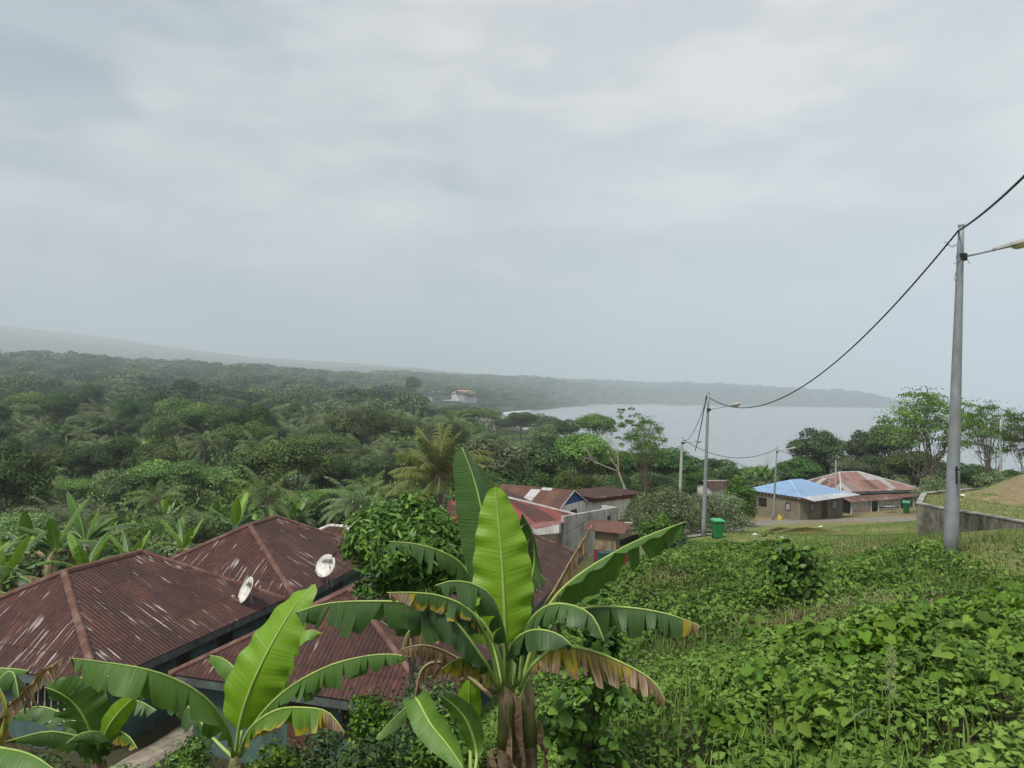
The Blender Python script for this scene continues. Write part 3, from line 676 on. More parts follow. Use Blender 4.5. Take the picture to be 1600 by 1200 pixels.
def banana_proto(name, seed, H=2.4, nl=9, L=2.0, parts=True, res=22):
    rng = np.random.default_rng(seed); root = empty(name, (0, 0, 0)); acc = []
    for i in range(nl):
        az = i * 2.4 + rng.normal() * .3; el = 1.42 - 1.15 * (i / nl) ** .8 + rng.normal() * .12; Lf = L * rng.uniform(.8, 1.15) * (.75 if i == 0 else 1)
        d = np.array([math.cos(az), math.sin(az), 0]); p = np.array([0, 0, H]); pts = [p]; a = el; dr = rng.uniform(.9, 1.7) * (.12 + i / nl) * 2.0
        for k in range(5):
            p = p + (d * math.cos(a) + np.array([0, 0, math.sin(a)])) * (Lf + .35) / 5; pts.append(p); a -= dr / 5
        dying = i > nl - 3 and rng.random() < .6
        kw = dict(fall=(.15 + .6 * i / nl,) * 2, curl=.5 + .7 * i / nl, tear=0 if i < 2 else rng.uniform(.05, .55), dry=.75 if dying else 0, dry_edge=.25, tone=max(.16, (.85, .62)[seed % 2] - i * .13) + rng.normal() * .08, grav=i > 2, t0=.14, res=res, nv=3, hw=.30 * L / 2)
        if parts: add_leaf(root, pts, seed=seed * 31 + i, rib=.016, **kw)
        else: acc.append(leaf_geo([np.array(q) for q in pts], rng=rng, **kw))
    if acc:
        VV = []; FF = []; UU = []; TT = []; DD = []; nb = 0
        for C, V, Fc, UV, TO, DR in acc: VV.append(V); FF.append(Fc + nb); nb += len(V); UU.append(UV); TT.append(TO); DD.append(DR)
        link('leaves', np_mesh('leaves', np.vstack(VV), np.vstack(FF), M['banana'], {'tone': np.concatenate(TT), 'dry': np.concatenate(DD)}, np.vstack(UU), smooth=True), root)
    mb = MB(); mb.tube([(0, 0, -.6), (.03, 0, H * .5), (0, 0, H + .05)], [.15, .11, .07], 9); link('pseudostem', mb.mesh('pseudostem', M['stalk'], True), root)
    return root
# ------------------------------------------------------------------ prototypes of the valley's trees
broad = []
for i, (R, Hc, Hr, mat, fl) in enumerate(((5.0, 8.0, 3.4, 'leaf_broad', .75), (4.2, 7.5, 4.2, 'leaf_deep', .9), (6.0, 9.0, 3.2, 'leaf_broad', .6), (3.6, 5.2, 2.8, 'leaf_fresh', .8), (4.8, 7.0, 3.0, 'leaf_grey', .7), (5.2, 9.5, 4.6, 'leaf_deep', .7))):
    pr = tree_proto('broadleaf_tree', R, Hc, Hr, 26, 15000, .30, M[mat], M['bark'], 100 + i, .28, fl, 8, aspect=.6)
    broad.append(pr)
flat_top = tree_proto('spreading_tree', 7.0, 9.5, 1.7, 24, 12000, .30, M['leaf_broad'], M['bark_pale'], 140, .32, .38, 14, fine=3)
oil_palm = palm_proto('oil_palm', 5.5, 26, 4.2, M['leaf_palm'], 5, ll=.75, nl=26, lw=.07, elev=(-.3, 1.3))
bushes = []
for i, mat in enumerate(('leaf_broad', 'leaf_fresh', 'leaf_grey')):
    rng = np.random.default_rng(300 + i); bl = round_blobs(2.2, 1.3, 1.3, 14, rng, (.3, .5), .8)
    o = link('shrub', crown_mesh('shrub', bl, 7000, .17, M[mat], 301 + i)); bushes.append(o)
bananas = [banana_proto('banana_plant', 400 + i, H=2.3 + .3 * i, nl=9 + i) for i in range(2)]
banana_low = [banana_proto('banana_plant', 420 + i, H=2.6, nl=10, parts=False, res=16) for i in range(3)]
bare = empty('bare_tree', (0, 0, 0)); mb = MB(); rg = np.random.default_rng(77)
def bare_branch(mb, a, d, L, r, depth, rg, spread=.5, n=2, up=.15, leaves=None):
    b = a + d * L; limb(mb, a, b, r, r * .62, rg, .12, 4, 6 if depth > 2 else 4)
    if depth == 0:
        if leaves is not None: leaves.append(b)
        return
    for _ in range(n + (rg.random() < .4)):
        nd = nrm(d + rg.normal(size=3) * spread + np.array([0, 0, up])); bare_branch(mb, b, nd, L * rg.uniform(.6, .85), r * .58, depth - 1, rg, spread, n, up, leaves)
DIMB = 10.5
bare_branch(mb, np.array([0, 0, -.5]), np.array([0, 0, 1.0]), 3.6, .2, 5, rg, .42, 2)
link('trunk', mb.mesh('trunk', M['bark_pale'], True), bare)
DIM0 = [DIM[pr.name] for pr in broad]
for pr in broad + [flat_top, oil_palm, bare] + bushes + bananas + banana_low: remember(pr)

def clear_view(x, y, top, pad=1.0):
    return True
HOUSES += [(-14.7, 26.6, .28, .96, 5.2, 4.9), (-13, 35.5, .22, .975, 5.2, 4.9), (-3.2, 30, .28, .96, 11.2, 5.0), (-12.4, 49.2, .96, -.28, 4.2, 3.6), (0, 50, .5, .8, 7, 6), (35, 83, .9, .43, 6, 6), (44, 91, .95, .31, 9, 6),
           (9, 58, .5, .8, 6, 5), (7, 47, .6, .8, 6, 4), (13, 66, .9, .3, 4, 4), (5, 60, .8, .3, 3.5, 3.5), (23, 72, .9, .3, 4, 3)]
rnd = random.Random(5)
placed = []
def free(x, y, r):
    if in_house(np.array([x]), np.array([y]), r)[0]: return False
    return all((x - a) ** 2 + (y - b) ** 2 > ((r + c) * .62) ** 2 for a, b, c in placed)
LB = {'broadleaf_tree': 'rounded dense broadleaf tree in the wooded valley below the houses', 'spreading_tree': 'flat topped spreading tree standing above the valley canopy',
      'oil_palm': 'dark oil palm with arching fronds among the valley trees', 'banana_plant': 'banana plant with torn green leaves in the grove beyond the rusty roofs',
      'shrub': 'low leafy shrub growing between the trees of the valley'}
GR = {'broadleaf_tree': 'broadleaf trees of the valley', 'spreading_tree': 'spreading trees of the valley', 'oil_palm': 'oil palms of the valley', 'banana_plant': 'banana plants beyond the roofs', 'shrub': 'shrubs of the valley'}
CT = {'broadleaf_tree': 'tree', 'spreading_tree': 'tree', 'oil_palm': 'palm tree', 'banana_plant': 'banana plant', 'shrub': 'shrub'}
def put(proto, x, y, s, label=None, group=None, rz=None, sz=None, dz=0.0, cat=None, force=False, r=None):
    nm = proto.name.split('.')[0]; rr = r if r is not None else s * 4
    o = place(proto, USED, x, y, s, rz, None, sz, dz); o.name = nm
    for k in ('label', 'category', 'group'):
        if k in o: del o[k]
    tag(o, label or LB[nm], cat or CT.get(nm, 'tree'), group if label else GR[nm]); placed.append((x, y, rr)); return o

# valley trees: individuals out to 330 m, spread evenly in view
def limit_top(x, y, s, Htop, pymax):
    """scale so the crown stays under a sight line"""
    z = g1(x, y); return s
cnt = 0
spec = []
for ring, (d0, d1, n) in enumerate(((46, 75, 26), (75, 120, 48), (120, 190, 70), (190, 330, 96))):
    k = 0; tries = 0
    while k < n and tries < 4000:
        tries += 1
        d = rnd.uniform(d0, d1); px = rnd.uniform(-60, 1000 if d < 110 else 1240); x = (px - 800) / F * d
        if sea_sd(np.array([x]), np.array([d]))[0] < 6: continue
        if d < 75 and px > 640: continue
        if d < 125 and px > 800: continue
        if px > 1080 and rnd.random() < .5: continue
        u = rnd.random()
        if u < (.62 if ring < 2 else .50): pr = broad[rnd.choice((0, 3, 1, 2, 3, 4, 5))]; s = rnd.uniform(.55, 1.1); rr = s * 5
        elif u < (.70 if ring < 2 else .58): pr = flat_top; s = rnd.uniform(.7, 1.0); rr = s * 6
        else: pr = oil_palm; s = rnd.uniform(.95, 1.4); rr = s * 3.2
        if ring == 0: s *= .62; rr *= .62
        if ring == 1: s *= .85; rr *= .85
        if ring == 3: s *= 1.25; rr *= 1.25
        if px > 770:               # the water shows above the crowns here
            zt_ = 22 - (708 - 622) / F * d; h_ = DIM[pr.name][1] if pr.name in DIM else 7.5; mx_ = (zt_ - g1(x, d)) / h_ / 1.1
            if mx_ < .25: continue
            s = min(s, mx_)
        if not free(x, d, rr): continue
        put(pr, x, d, s, sz=s * rnd.uniform(.8, 1.15), r=rr); k += 1
for i in range(11):
    d = rnd.uniform(90, 260); px = rnd.uniform(20, 700); x = (px - 800) / F * d
    o = place(bare, USED, x, d, rnd.uniform(.8, 1.25)); o.name = 'bare_tree'; tag(o, 'pale leafless tree standing among the green valley trees', 'tree', 'pale leafless trees of the valley')
# the dark domes that stand out on the left and centre: (px, top py, distance, scale, proto)
DL = ['broad dark dome tree at the far left with the pylon below it', 'tall narrow dark tree rising just right of the broad far left dome', 'wide dark dome in the left third, above the pale trunked tree', 'small bright topped dome left of the wide dark dome', 'spreading dark tree with pale trunk in the middle of the left valley', 'black green pointed tree left of the centre of the valley', 'round pale green tree left of the coconut palm', 'soft olive crown just right of the round pale green tree', 'low dark dome tree behind the black green pointed tree', 'tall lone emergent tree above the far forest left of the shore town', 'dark leafy mass of a tree at the left edge over the banana grove', 'low dark tree below the broad far left dome']
for di, (px, py, d, w_px, pi) in enumerate(((65, 612, 235, 100, 2), (140, 598, 270, 46, 5), (250, 612, 230, 62, 1), (200, 620, 200, 40, 5), (298, 645, 175, 90, 4), (398, 632, 150, 82, 5), (548, 642, 150, 80, 0), (585, 640, 160, 70, 0),
                            (460, 627, 210, 40, 1), (646, 588, 800, 27, 0), (20, 700, 75, 110, 1), (90, 662, 170, 60, 1))):
    Q = P(px, py, d); R0 = (5.0, 4.2, 6.0, 3.6, 4.8, 5.2)[pi] * 1.12; R0, top = DIM[broad[pi].name] if broad[pi].name in DIM else DIM0[pi]; s = w_px / F * d / 2 / R0; gz = g1(Q[0], Q[1])
    sz = max(.5, (Q[2] - gz)) / top
    put(broad[pi], Q[0], Q[1], s, DL[di], None, sz=sz, r=s * 5)
# shrubs and banana grove between the roofs and the valley trees
k = 0; tries = 0
while k < 52 and tries < 4000:
    tries += 1
    d = rnd.uniform(38, 85); px = rnd.uniform(-60, 720); x = (px - 800) / F * d
    if in_house(np.array([x]), np.array([d]), 2.2)[0] or any((x - a) ** 2 + (d - b) ** 2 < 2.6 for a, b, c in placed): continue
    s = rnd.uniform(.7, 1.25); put(bushes[rnd.randrange(3)], x, d, s, sz=s * rnd.uniform(.8, 1.5), r=1.2); k += 1
grove = [(-22.5, 31), (-25, 33.5), (-21, 35), (-23.6, 37.5), (-20.2, 39), (-26.5, 36.5), (-28, 40), (-24, 41), (-19.5, 42.5), (-30, 44), (-21.8, 28.5), (-24.6, 29.8), (-27, 31.5)]
for i, (x, y) in enumerate(grove):
    put(bananas[i % 2], x + rnd.uniform(-.5, .5), y + rnd.uniform(-.5, .5), rnd.uniform(1.0, 1.35), 'large banana plant with upright leaves behind the nearest rusty roof', 'banana plants behind the nearest roof', r=.8)
for i in range(26):
    d = rnd.uniform(47, 66); px = rnd.uniform(300, 650); x = (px - 800) / F * d
    if in_house(np.array([x]), np.array([d]), .8)[0]: continue
    put((bananas + banana_low)[i % 5], x, d, rnd.uniform(.9, 1.3), 'banana plant with torn leaves in the thicket behind the second rusty roof', 'banana plants behind the second roof', r=.8)
for i in range(34):
    d = rnd.uniform(60, 115); px = rnd.uniform(-40, 600); x = (px - 800) / F * d
    put(banana_low[i % 3], x, d, rnd.uniform(.9, 1.4), r=.8)

# ------------------------------------------------------------------ far forest: one mass, every tree still a crown of leaf clumps
def far_forest():
    rng = np.random.default_rng(9); VV = []; FF = []; RR = []; nb = 0
    tm = []
    for v in range(6):
        bl = round_blobs(1.0, 1.25, .62, 9, rng, (.34, .55), .72) if v < 4 else round_blobs(1.0, 1.25, .3, 8, rng, (.34, .5), .42)
        tm.append(bl)
    for d0, d1, sp, nq, size in ((322, 520, 11.0, 700, .15), (520, 1000, 15, 330, .21), (1000, 2000, 21, 130, .30), (2000, 5200, 27, 56, .42)):
        area = .5 * 1.5 * (d1 ** 2 - d0 ** 2); n = int(area / sp ** 2)
        d = np.sqrt(rng.uniform(d0 ** 2, d1 ** 2, n)); a = rng.uniform(-.82, .70, n); x = a * d; y = d
        s = sea_sd(x, y); z = G(x, y); ok = (s > 6) & (z > .3)
        if d0 > 1900: ok &= (z < 440)
        # only slopes that face the viewer can be seen, keep what has no higher ground in front
        x, y, z = x[ok], y[ok], z[ok]; dd = y
        vis = np.ones(len(x), bool)
        el = (z + 22 - 22) / dd
        for f_ in np.linspace(.1, .97, 40):
            vis &= (G(x * f_, y * f_) + 4 - 22) / (dd * f_) < (z + 26 - 22) / dd + .0015
        x, y, z = x[vis], y[vis], z[vis]
        keep = ~((np.hypot(x, y) < 900) & (x / y > .02) & (sea_sd(x, y) < 0)); x, y, z = x[keep], y[keep], z[keep]
        r = sp * rng.uniform(.40, .82 if d0 < 1900 else .66, len(x)); em = rng.random(len(x)) < .10; r *= np.where(em, 1.3, 1); hg = np.minimum(r * rng.uniform(.8, 1.6, len(x)), 9 + r * .2) * np.where(em, 1.3, 1)
        twn = (x / y > -.145) & (x / y < -.035) & (y > 322) & (y < 1095); hg = np.where(twn, np.minimum(hg, np.maximum((21.5 - y * .0085 - z) / 1.9, 1.5)), hg)
        hg = np.where(sea_sd(x, y) < 25, hg * .8, hg)
        cap_ = 22 - y * (662 - 622) / F - z; near_ = (x / y > -.035) & (y < 1000); hg = np.where(near_, np.minimum(hg, np.maximum(cap_, 1.5)), hg)
        var = rng.integers(0, 6, len(x)); ang = rng.uniform(0, 6.28, len(x)); tint = rng.random(len(x))
        print('forest', d0, len(x), len(x) * nq)
        for v in range(6):
            sel = var == v
            if not sel.any(): continue
            p, nn, kk = blob_points(tm[v], nq, rng, .6, .25); V, Fc, k4 = leaf_quads(p, nn + np.array([0, 0, .3]), size * rng.uniform(.6, 1.3, nq), size * .7, rng)
            ca, sa = np.cos(ang[sel])[:, None], np.sin(ang[sel])[:, None]; R_ = r[sel][:, None]; h_ = hg[sel][:, None]
            X = (V[None, :, 0] * ca - V[None, :, 1] * sa) * R_ + x[sel][:, None]; Y = (V[None, :, 0] * sa + V[None, :, 1] * ca) * R_ + y[sel][:, None]; Z = V[None, :, 2] * h_ * .8 + z[sel][:, None]
            m_ = sel.sum(); VV.append(np.stack([X, Y, Z], -1).reshape(-1, 3)); FF.append((Fc[None] + (np.arange(m_) * len(V))[:, None, None]).reshape(-1, 4) + nb); nb += m_ * len(V)
            lr = np.repeat(rng.random(nq) * .28, 4)[None]; RR.append(np.clip(lr + (tint[sel][:, None] ** 1.2) * .78, 0, 1).ravel())
    me = np_mesh('forest', np.vstack(VV), np.vstack(FF), M['leaf_far'], {'rnd': np.concatenate(RR)})
    print('far forest faces', len(me.polygons))
    tag(link('forest', me), 'misty green forest covering the far plain, the slopes and the shore of the bay', 'forest', kind='stuff')
far_forest()
# ------------------------------------------------------------------ houses
def roof_mesh(name, polys, mat, thick=.03, back=None):
    """thin roof sheets from 3D polygons; uv in metres along the eave and up the slope"""
    V = []; Fc = []; UV = []
    for poly in polys:
        pl = [np.array(p, float) for p in poly]; n = np.zeros(3)
        for i in range(len(pl)): n += np.cross(pl[i], pl[(i + 1) % len(pl)])
        n = nrm(n)
        if n[2] < 0: pl = pl[::-1]; n = -n
        h = nrm(np.cross([0, 0, 1.0], n)) if abs(n[2]) < .9999 else np.array([1.0, 0, 0]); v = np.cross(n, h); b = len(V)
        for q in pl: V.append(q); UV.append((np.dot(q, h), np.dot(q, v)))
        for q in pl: V.append(q - n * thick); UV.append((np.dot(q, h), np.dot(q, v)))
        k = len(pl); Fc.append(tuple(b + i for i in range(k))); Fc.append(tuple(b + k + i for i in reversed(range(k))))
        for i in range(k): j = (i + 1) % k; Fc.append((b + i, b + k + i, b + k + j, b + j))
    me = bpy.data.meshes.new(name); me.from_pydata([tuple(map(float, v)) for v in V], [], Fc); ul = me.uv_layers.new(name='UVMap')
    for lp in me.loops: ul.data[lp.index].uv = UV[lp.vertex_index]
    me.materials.append(mat); return me
def opening(root, a, b, s0, s1, z0, z1, kind='window', pane=None, frame=None, fw_=.06, out=1, divide=0):
    """window or door set on the wall line a-b (local xy), from s0 to s1 metres along it, heights z0..z1"""
    a = np.array(a, float); b = np.array(b, float); t = nrm(b - a); nn = np.array([t[1], -t[0]]) * out
    def q(s, z, o): p = a + t * s + nn * o; return (p[0], p[1], z)
    mb = MB()
    for (sa, za, sb, zb) in ((s0, z0, s0, z1), (s1, z0, s1, z1), (s0, z1, s1, z1), (s0, z0, s1, z0)): mb.beam(q(sa, za, .02), q(sb, zb, .02), fw_ * 1.0, fw_, (nn[0], nn[1], 0))
    f = link(kind + '_frame' if kind != 'door' else 'door_frame', mb.mesh('frame', frame or M['dark_wood']), root)
    pn = MB(); p0 = q(s0 + fw_ / 2, z0 + fw_ / 2, .012); p1 = q(s1 - fw_ / 2, z0 + fw_ / 2, .012); p2 = q(s1 - fw_ / 2, z1 - fw_ / 2, .012); p3 = q(s0 + fw_ / 2, z1 - fw_ / 2, .012)
    bk = [np.array(p) - np.array([nn[0], nn[1], 0]) * .03 for p in (p0, p1, p2, p3)]
    pn.add([p0, p1, p2, p3] + bk, [(0, 1, 2, 3), (7, 6, 5, 4), (0, 4, 5, 1), (1, 5, 6, 2), (2, 6, 7, 3), (3, 7, 4, 0)])
    o = link('pane' if kind == 'window' else 'door_leaf', pn.mesh('pane', pane or M['dark_opening']), f)
    if divide:
        dm = MB()
        for k in range(1, divide): s = s0 + (s1 - s0) * k / divide; dm.beam(q(s, z0, .025), q(s, z1, .025), .035, .035, (nn[0], nn[1], 0))
        link('glazing_bar', dm.mesh('bar', frame or M['dark_wood']), f)
    return f
def walls(root, x0, x1, y0, y1, h, mat, th=.15, name='wall', z0=-1.0):
    mb = MB(); mb.box(x0, x1, y0, y0 + th, z0, h).box(x0, x1, y1 - th, y1, z0, h).box(x0, x0 + th, y0 + th, y1 - th, z0, h).box(x1 - th, x1, y0 + th, y1 - th, z0, h)
    return mb.build(name, mat, root)
def hip_house(name, label, C1, u, L, W, ez, rise, inset, gz, rmat, wmat, capmat=None, over=.5, n=None, fascia=True, group=None, cat='house', capr=.13, fmat=None):
    """C1: front left eave corner; x local runs along u, y local to the side n"""
    u = nrm(np.array(u, float)); rz = math.atan2(u[1], u[0]); root = empty(name, (C1[0], C1[1], gz), rz); tag(root, label, cat, group)
    sgn = 1 if n is None else n; e0 = ez - gz; r0 = e0 + rise; y1 = W * sgn
    a, b, c, d = (0, 0, e0), (L, 0, e0), (L, y1, e0), (0, y1, e0); i0, i1 = inset; R1, R2 = (i0, y1 / 2, r0), (L - i1, y1 / 2, r0)
    rf = link('roof', roof_mesh('roof', [[a, b, R2, R1], [c, d, R1, R2], [d, a, R1], [b, c, R2]], rmat), root)
    if capmat:
        for p, q in ((R1, R2), (a, R1), (d, R1), (b, R2), (c, R2)):
            if np.linalg.norm(np.array(p) - np.array(q)) < .3: continue
            mb = MB(); mb.tube([np.array(p) + (0, 0, -.02), np.array(q) + (0, 0, -.02)], capr, 8); mb.build('ridge_cap', capmat, rf)
    o = over; ya, yb = sorted((0, y1))
    walls(root, o, L - o, ya + o, yb - o, e0 + .05, wmat)
    if fascia:
        mb = MB(); h = .26
        for p, q in ((a, b), (b, c), (c, d), (d, a)):
            cx = np.array([L / 2, y1 / 2, e0]); pp = np.array(p) + nrm(cx - np.array(p)) * .06; qq = np.array(q) + nrm(cx - np.array(q)) * .06
            mb.beam(pp - (0, 0, h / 2 + .045), qq - (0, 0, h / 2 + .045), .03, h)
        mb.build('fascia', fmat or M['fascia'], root)
        sf = MB(); sf.box(.08, L - .08, ya + .08, yb - .08, e0 - .16, e0 - .13); sf.build('soffit', fmat or M['fascia'], root)
    root['_l'] = 0; del root['_l']
    return root
uh = np.array([.28, .96]); C = (-12.1, 21.1)
h1 = hip_house('house', 'nearest low house under a rusty brown hipped roof flecked with white, at the left edge', C, uh, 9.4, 9.2, 13.4, 2.25, (2.9, 3.0), 10.9, M['roof_brown'], M['teal_wall'], M['cap_rust'])
opening(h1, (.5, .5), (8.9, .5), 1.2, 2.0, 1.2, 2.0); opening(h1, (.5, .5), (8.9, .5), 3.3, 3.9, 1.2, 1.9); opening(h1, (.5, .5), (8.9, .5), 5.4, 6.2, 1.2, 2.0)
opening(h1, (.5, 8.7), (.5, .5), 5.4, 7.0, .9, 2.0, frame=M['white_paint'], divide=6)
opening(h1, (.5, 8.7), (.5, .5), 2.6, 3.4, .02, 2.05, 'door', M['dark_wood'])
h2 = hip_house('house', 'second low house with rusty brown hipped roof, a satellite dish standing on its eave', (-8.9, 29.9), (.20, .98), 9.6, 9.0, 13.4, 2.3, (3.7, 3.4), 10.9, M['roof_brown'], M['teal_wall'], M['cap_rust'])
opening(h2, (.5, .5), (8.9, .5), 1.2, 2.0, 1.2, 2.0); opening(h2, (.5, .5), (8.9, .5), 4.2, 5.0, 1.2, 2.0)
h3 = hip_house('house', 'long low house behind the tall banana plant with teal walls and rusty brown hipped roof', (-10.45, 22.1), uh, 21.0, 9.0, 13.35, 2.25, (3.0, 3.0), 10.9, M['roof_brown_far'], M['teal_wall'], M['cap_rust'], n=-1, capr=.10)
opening(h3, (.5, -.5), (.5, -8.5), 1.6, 2.5, 1.1, 2.0, out=-1); opening(h3, (.5, -.5), (.5, -8.5), 5.2, 6.1, 1.1, 2.0, out=-1); opening(h3, (.5, -.5), (.5, -8.5), 3.4, 4.25, .02, 2.0, 'door', M['dark_wood'], out=-1)
for s in (2.2, 6.5, 11, 15, 18.4): opening(h3, (.5, -8.5), (20.5, -8.5), s, s + .9, 1.1, 2.0)
h4 = hip_house('house', 'small rusty roofed house with white patched ridge behind the second house', (-16.5, 47.9), (.96, -.28), 7.6, 6.2, 11.3, 1.6, (3.1, 3.2), 8.7, M['roof_brown'], M['teal_wall'], M['cap_white'], n=1)
opening(h4, (7.1, .5), (7.1, 5.7), 2, 2.8, 1.1, 1.9)
def wall_run(name, label, A, B, h0, h1, th, mat, z0, cat='wall', door=None):
    A = np.array(A, float); B = np.array(B, float); root = empty(name, (A[0], A[1], z0), math.atan2(B[1] - A[1], B[0] - A[0])); tag(root, label, cat); L = np.linalg.norm(B - A)
    mb = MB()
    def pan(s0, s1, zb, zt0, zt1): mb.add([(s0, 0, zb), (s1, 0, zb), (s1, th, zb), (s0, th, zb), (s0, 0, zt0), (s1, 0, zt1), (s1, th, zt1), (s0, th, zt0)], [(0, 3, 2, 1), (4, 5, 6, 7), (0, 1, 5, 4), (1, 2, 6, 5), (2, 3, 7, 6), (3, 0, 4, 7)])
    hh = lambda s: h0 + (h1 - h0) * s / L
    if door:
        s0, s1, zb, zt = door; pan(0, s0, -1, hh(0), hh(s0)); pan(s1, L, -1, hh(s1), hh(L)); pan(s0, s1, zt, hh(s0), hh(s1)); pan(s0, s1, -1, zb, zb)
    else: pan(0, L, -1, h0, h1)
    mb.build('blockwork', mat, root); return root
a = P(552, 822, 57); b = P(595, 822, 55.5); w4 = wall_run('block_wall', 'weathered grey block wall behind the small white ridged roof', a[:2], b[:2], a[2] - 9, a[2] - 9, .2, M['block_wall'], 9)
mb = MB(); L4 = np.linalg.norm((b - a)[:2]); mb.box(L4 + .003, L4 + .85, -.1, .3, -1, P(600, 808, 55.5)[2] - 9); mb.build('pier', M['block_wall'], w4)

# --- red roofed house behind the long roof
zr = 13.9; E1 = P(812, 822, 44.5); E2 = P(884, 812, 47.5); K = P(899, 804, 50.5); R0_ = P(786, 776, 48); RW = P(700, 783, 45)
root = empty('red_roof_house', (E1[0], E1[1], 10.9)); tag(root, 'house with sun faded red and brown sheet roof and a cream painted wall', 'house')
def rel(p, root=root): return np.array(p) - np.array(root.location)
El = P(690, 838, 41.5)
rf = link('roof', roof_mesh('roof', [[rel(El), rel(E1), rel(E2), rel(K), rel(R0_), rel(RW)]], M['roof_red']), root)
mb = MB(); mb.tube([rel(K), rel(R0_)], .10, 8); mb.build('ridge_cap', M['cap_white'], rf)
lean = [rel(E1 + (-1.2, -.5, .02)), rel(E2 + (.1, 0, .02)), rel(P(884.5, 816, 46.3)), rel(P(800, 834, 42.6))]
link('canopy', roof_mesh('canopy', [lean], M['roof_pink']), root)
mb = MB(); w0 = rel(P(846, 835, 46.2)); w1 = rel(P(880, 835, 47.0)); w2 = w0 + (-4, -2.8, 0)
for A_, B_ in ((w0, w1), (w2, w0)):
    mb.add([(A_[0], A_[1], -1), (B_[0], B_[1], -1), (B_[0], B_[1], 2.25), (A_[0], A_[1], 2.25)] + [(A_[0], A_[1] + .15, -1), (B_[0], B_[1] + .15, -1), (B_[0], B_[1] + .15, 2.25), (A_[0], A_[1] + .15, 2.25)], [(0, 1, 2, 3), (7, 6, 5, 4), (0, 3, 7, 4), (1, 5, 6, 2), (3, 2, 6, 7)])
mb.build('wall', M['cream_wall'], root)
mb = MB(); gA = rel(E2); gB = rel(K); mb.add([gA - (0, 0, .1), gB - (0, 0, .1), (gB[0], gB[1], -.5), (gA[0], gA[1], -.5)], [(0, 1, 2, 3)]); mb.build('side_wall', M['maroon_paint'], root)
# brown roof behind the white ridge
root = empty('brown_roof_house', (P(810, 790, 54)[0], 54, 10.5)); tag(root, 'plain dark brown metal roof rising behind the faded red roof', 'house')
A_ = P(740, 760, 56); B_ = P(790, 765, 56); C_ = P(838, 786, 53); D_ = P(780, 792, 49.5); E_ = P(720, 790, 50)
link('roof', roof_mesh('roof', [[rel(E_, root), rel(D_, root), rel(C_, root), rel(B_, root), rel(A_, root)]], M['roof_brown_far']), root)
mb = MB(); q0 = rel(D_, root); q1 = rel(C_, root); mb.add([(q0[0], q0[1], -1), (q1[0] - .3, q1[1], -1), (q1[0] - .3, q1[1], q1[2] - .1), (q0[0], q0[1], q0[2] - .1)], [(0, 1, 2, 3)]); mb.build('wall', M['block_wall'], root)

# --- gabled hut with blue gable and patched roof
def gable_house(name, label, A, B, depth, eave_z, apex, gz, rmat, wmat, gmat=None, over=.35, cat='house'):
    """gable wall stands from A to B (xy); the ridge runs back from it"""
    A = np.array(A, float); B = np.array(B, float); Wd = np.linalg.norm(B - A); root = empty(name, (A[0], A[1], gz), math.atan2(B[1] - A[1], B[0] - A[0])); tag(root, label, cat)
    e = eave_z - gz; mb = MB(); mb.box(0, Wd, 0, .15, -1, e).box(0, .15, .15, depth - .15, -1, e).box(Wd - .15, Wd, .15, depth - .15, -1, e).box(0, Wd, depth - .15, depth, -1, e); mb.build('wall', wmat, root)
    mb = MB(); ap = (Wd / 2, 0, e + apex); mb.add([(0, .02, e), (Wd, .02, e), (Wd / 2, .02, e + apex), (0, .1, e), (Wd, .1, e), (Wd / 2, .1, e + apex)], [(0, 1, 2), (5, 4, 3), (0, 3, 4, 1), (1, 4, 5, 2), (2, 5, 3, 0)])
    for k in range(1, 14): x = Wd * k / 14; hgt = apex * (1 - abs(x - Wd / 2) / (Wd / 2)); mb.box(x - .02, x + .02, 0, .02, e, e + max(.02, hgt - .03))
    mb.build('gable', gmat or wmat, root)
    sl_ = apex / (Wd / 2); z0 = e - over * sl_
    rf = link('roof', roof_mesh('roof', [[(-over, -over, z0), (-over, depth + over, z0), (Wd / 2, depth + over, e + apex + .02), (Wd / 2, -over, e + apex + .02)], [(Wd + over, -over, z0), (Wd + over, depth + over, z0), (Wd / 2, depth + over, e + apex + .02), (Wd / 2, -over, e + apex + .02)]], rmat), root)
    mb = MB(); mb.beam((-over, -over - .02, z0 - .06), (Wd / 2, -over - .02, e + apex - .04), .03, .07); mb.beam((Wd + over, -over - .02, z0 - .06), (Wd / 2, -over - .02, e + apex - .04), .03, .07); mb.build('barge_board', M['white_paint'], rf)
    return root
A_ = P(874, 792, 55); B_ = P(914, 789, 59)
gh = gable_house('gabled_hut', 'small white hut with bright blue gable under a rusty and white striped roof', A_[:2], B_[:2], 6.5, A_[2], 1.05, 10.3, M['roof_old'], M['white_wall'], M['blue_paint'], over=.14)
opening(gh, (0, 0), (4.5, 0), 2.0, 3.0, A_[2] - 10.3 - 1.5, A_[2] - 10.3 - .55)
# --- maroon topped shed
A_ = P(932, 797, 62); B_ = P(985, 797, 65)
root = empty('flat_shed', (A_[0], A_[1], 9.6), math.atan2(B_[1] - A_[1], B_[0] - A_[0])); tag(root, 'flat brown roofed shed with maroon board above a white wall', 'shed')
wd = np.linalg.norm(B_[:2] - A_[:2]); zt = P(932, 784, 62)[2] - 9.6
walls(root, 0, wd, 0, 3.1, zt, M['white_wall']); mb = MB(); mb.box(-.5, wd + .4, -.3, 3.1, zt + .002, zt + .45); mb.build('upper_board', M['maroon_paint'], root)
link('roof', roof_mesh('roof', [[(-1.0, -.9, zt + .47), (wd + 1, -.9, zt + .47), (wd + 1, 3.6, zt + .6), (-1, 3.6, zt + .6)]], M['roof_brown_far']), root)
mb = MB(); mb.box(wd * .62, wd - .3, -.02, .0, .2, 1.6); mb.build('door', M['dark_wood'], root)
